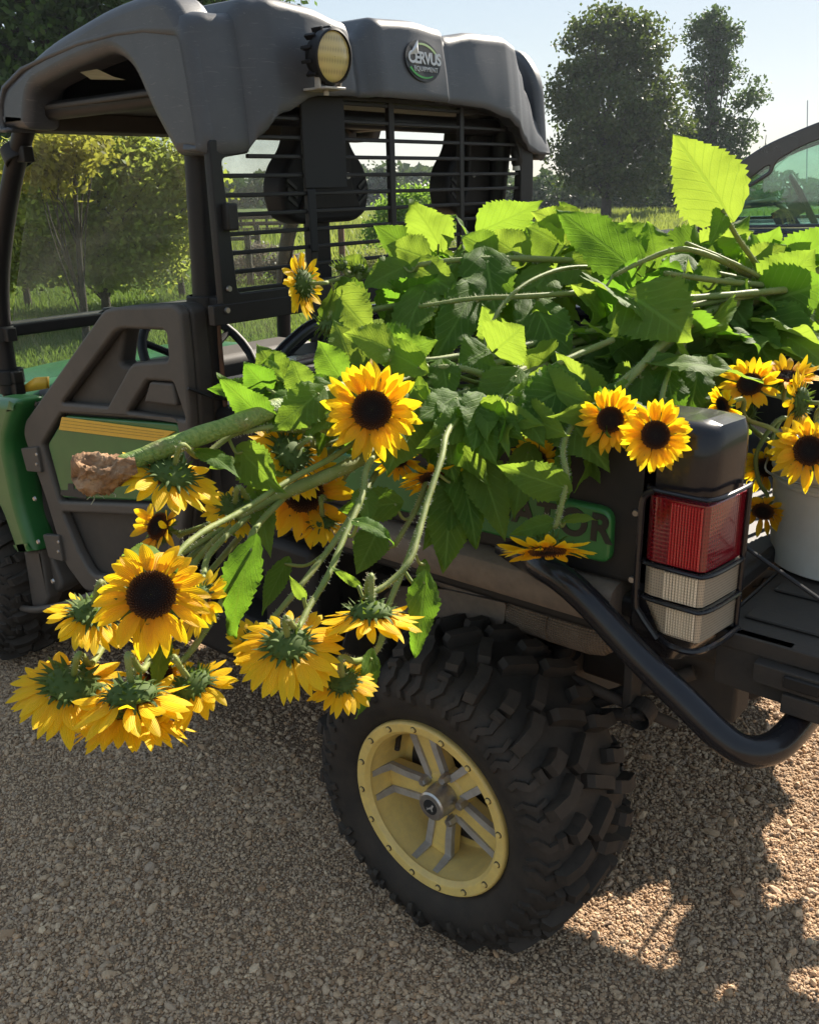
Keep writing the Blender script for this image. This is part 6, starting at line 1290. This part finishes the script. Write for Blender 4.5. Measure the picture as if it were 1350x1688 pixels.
# leaves hanging over the near side of the bed
for k in range(24):
    x = random.uniform(640, 1050); y = random.uniform(628, 690)+max(0, (820-x))*.06; d0 = 1.47-(y-650)*.0006
    L = random.uniform(45, 125); a = random.uniform(-1.3, 1.3); tx, ty = x+L*math.sin(a), y+L*math.cos(a)*.8
    B_ = at(x, y, d0+.03); d_, root, P = nearest_plant(B_); put_leaf(root, P, (x, y, d0+.03), (tx, ty, d0-.05), L*random.uniform(.6, .9), (random.uniform(-.5, .5), random.uniform(.1, .7), .8), random.uniform(.15, .4), random.uniform(.05, .25), random.uniform(-.3, .3))
for k in range(16):
    x = random.uniform(395, 560); y = random.uniform(600, 700); L = random.uniform(40, 75); a = random.uniform(-1.8, 1.2); B_ = at(x, y, 1.55); d_, root, P = nearest_plant(B_)
    put_leaf(root, P, (x, y, 1.55), (x+L*math.sin(a), y+L*math.cos(a)*.7, 1.50), L*.7, (random.uniform(-.5, .5), random.uniform(.2, .8), .8), .3, .15)
NST = 21
for i in range(NST):
    f = i/(NST-1); row = i % 5; y1 = np.interp(row, [0, 4], [440, 650])+random.uniform(-12, 12); x0 = random.uniform(520, 820) if i < 12 else random.uniform(850, 1080); x1 = x0+random.uniform(260, 420); x1 = min(x1, 1340)
    yy = lambda x: max(y1-(x-x0)*.20, np.interp(x, px_t, py_t)+34)
    pts = [(x, yy(x)+random.uniform(-10, 10), pile_dep(x, yy(x))+.15) for x in np.linspace(x0, x1, 4)]
    r_ = lying(('leafy stem buried in the heap, mostly hidden under its own leaves'), pts, .005, .007, hairy=0)
    P = ALLP[-1][1]
    for k in range(9):
        q = P[int((k+.5)/9*(len(P)-1))]; off = cdir(random.uniform(-1, 1), random.uniform(-.5, 1.0), random.uniform(-.2, 1)); B = q+off*random.uniform(.02, .06)
        dr = nrmz(off*.6+cdir(random.uniform(-1, 1), random.uniform(-1.1, .45), random.uniform(-.1, .7))); L = random.uniform(.07, .16); T = B+dr*L
        nr = nrmz((cdir(random.uniform(-.6, .6), random.uniform(-.45, .25), .9) if random.random() < .6 else cdir(random.uniform(-.4, .4), 1, random.uniform(-.1, .4)))+rng.normal(0, .22, 3))
        lf = leaf(B, T, L*random.uniform(.62, .85), nr, r_, random.uniform(.1, .4), random.uniform(0, .3), random.uniform(-.4, .4), random.uniform(.03, .1))
        b = MB(); petiole(b, q, B, .0025, .006); b.build('leaf_stalk', M['stem'], lf, True)
# ------------------------------------------------------------------ white bucket on the tailgate
bc = on(1392, 900, 2, .806); bx, by = .555, -.205
b = MB(); Rb, Rt, Hb = .128, .138, .215; z0 = .8065
b.lathe([(0, 0), (0, Rb-.006), (.004, Rb), (.10, Rb+(Rt-Rb)*.4), (.160, Rb+(Rt-Rb)*.8), (.162, Rt+.001), (.167, Rt+.001), (.169, Rt-.003), (.182, Rt-.002), (.184, Rt+.003), (.190, Rt+.003), (.192, Rt-.001), (Hb-.012, Rt), (Hb-.010, Rt+.006), (Hb, Rt+.006), (Hb, Rt-.004), (.02, Rb-.006), (.012, 0)], (bx, by, z0), (0, 0, 1), 64)
BU = b.build('bucket', M['bucket_plastic'], None, 40); tag(BU, 'tall dirty white plastic bucket of sunflowers standing on the lowered tailgate', 'bucket')
b = MB(); b.tube(smooth_path([(bx-.15, by-.02, z0+.185), (bx-.11, by-.12, z0+.185), (bx, by-.150, z0+.183), (bx+.11, by-.12, z0+.185), (bx+.15, by-.02, z0+.185)]), .002, 6); b.build('handle', M['steel'], BU)
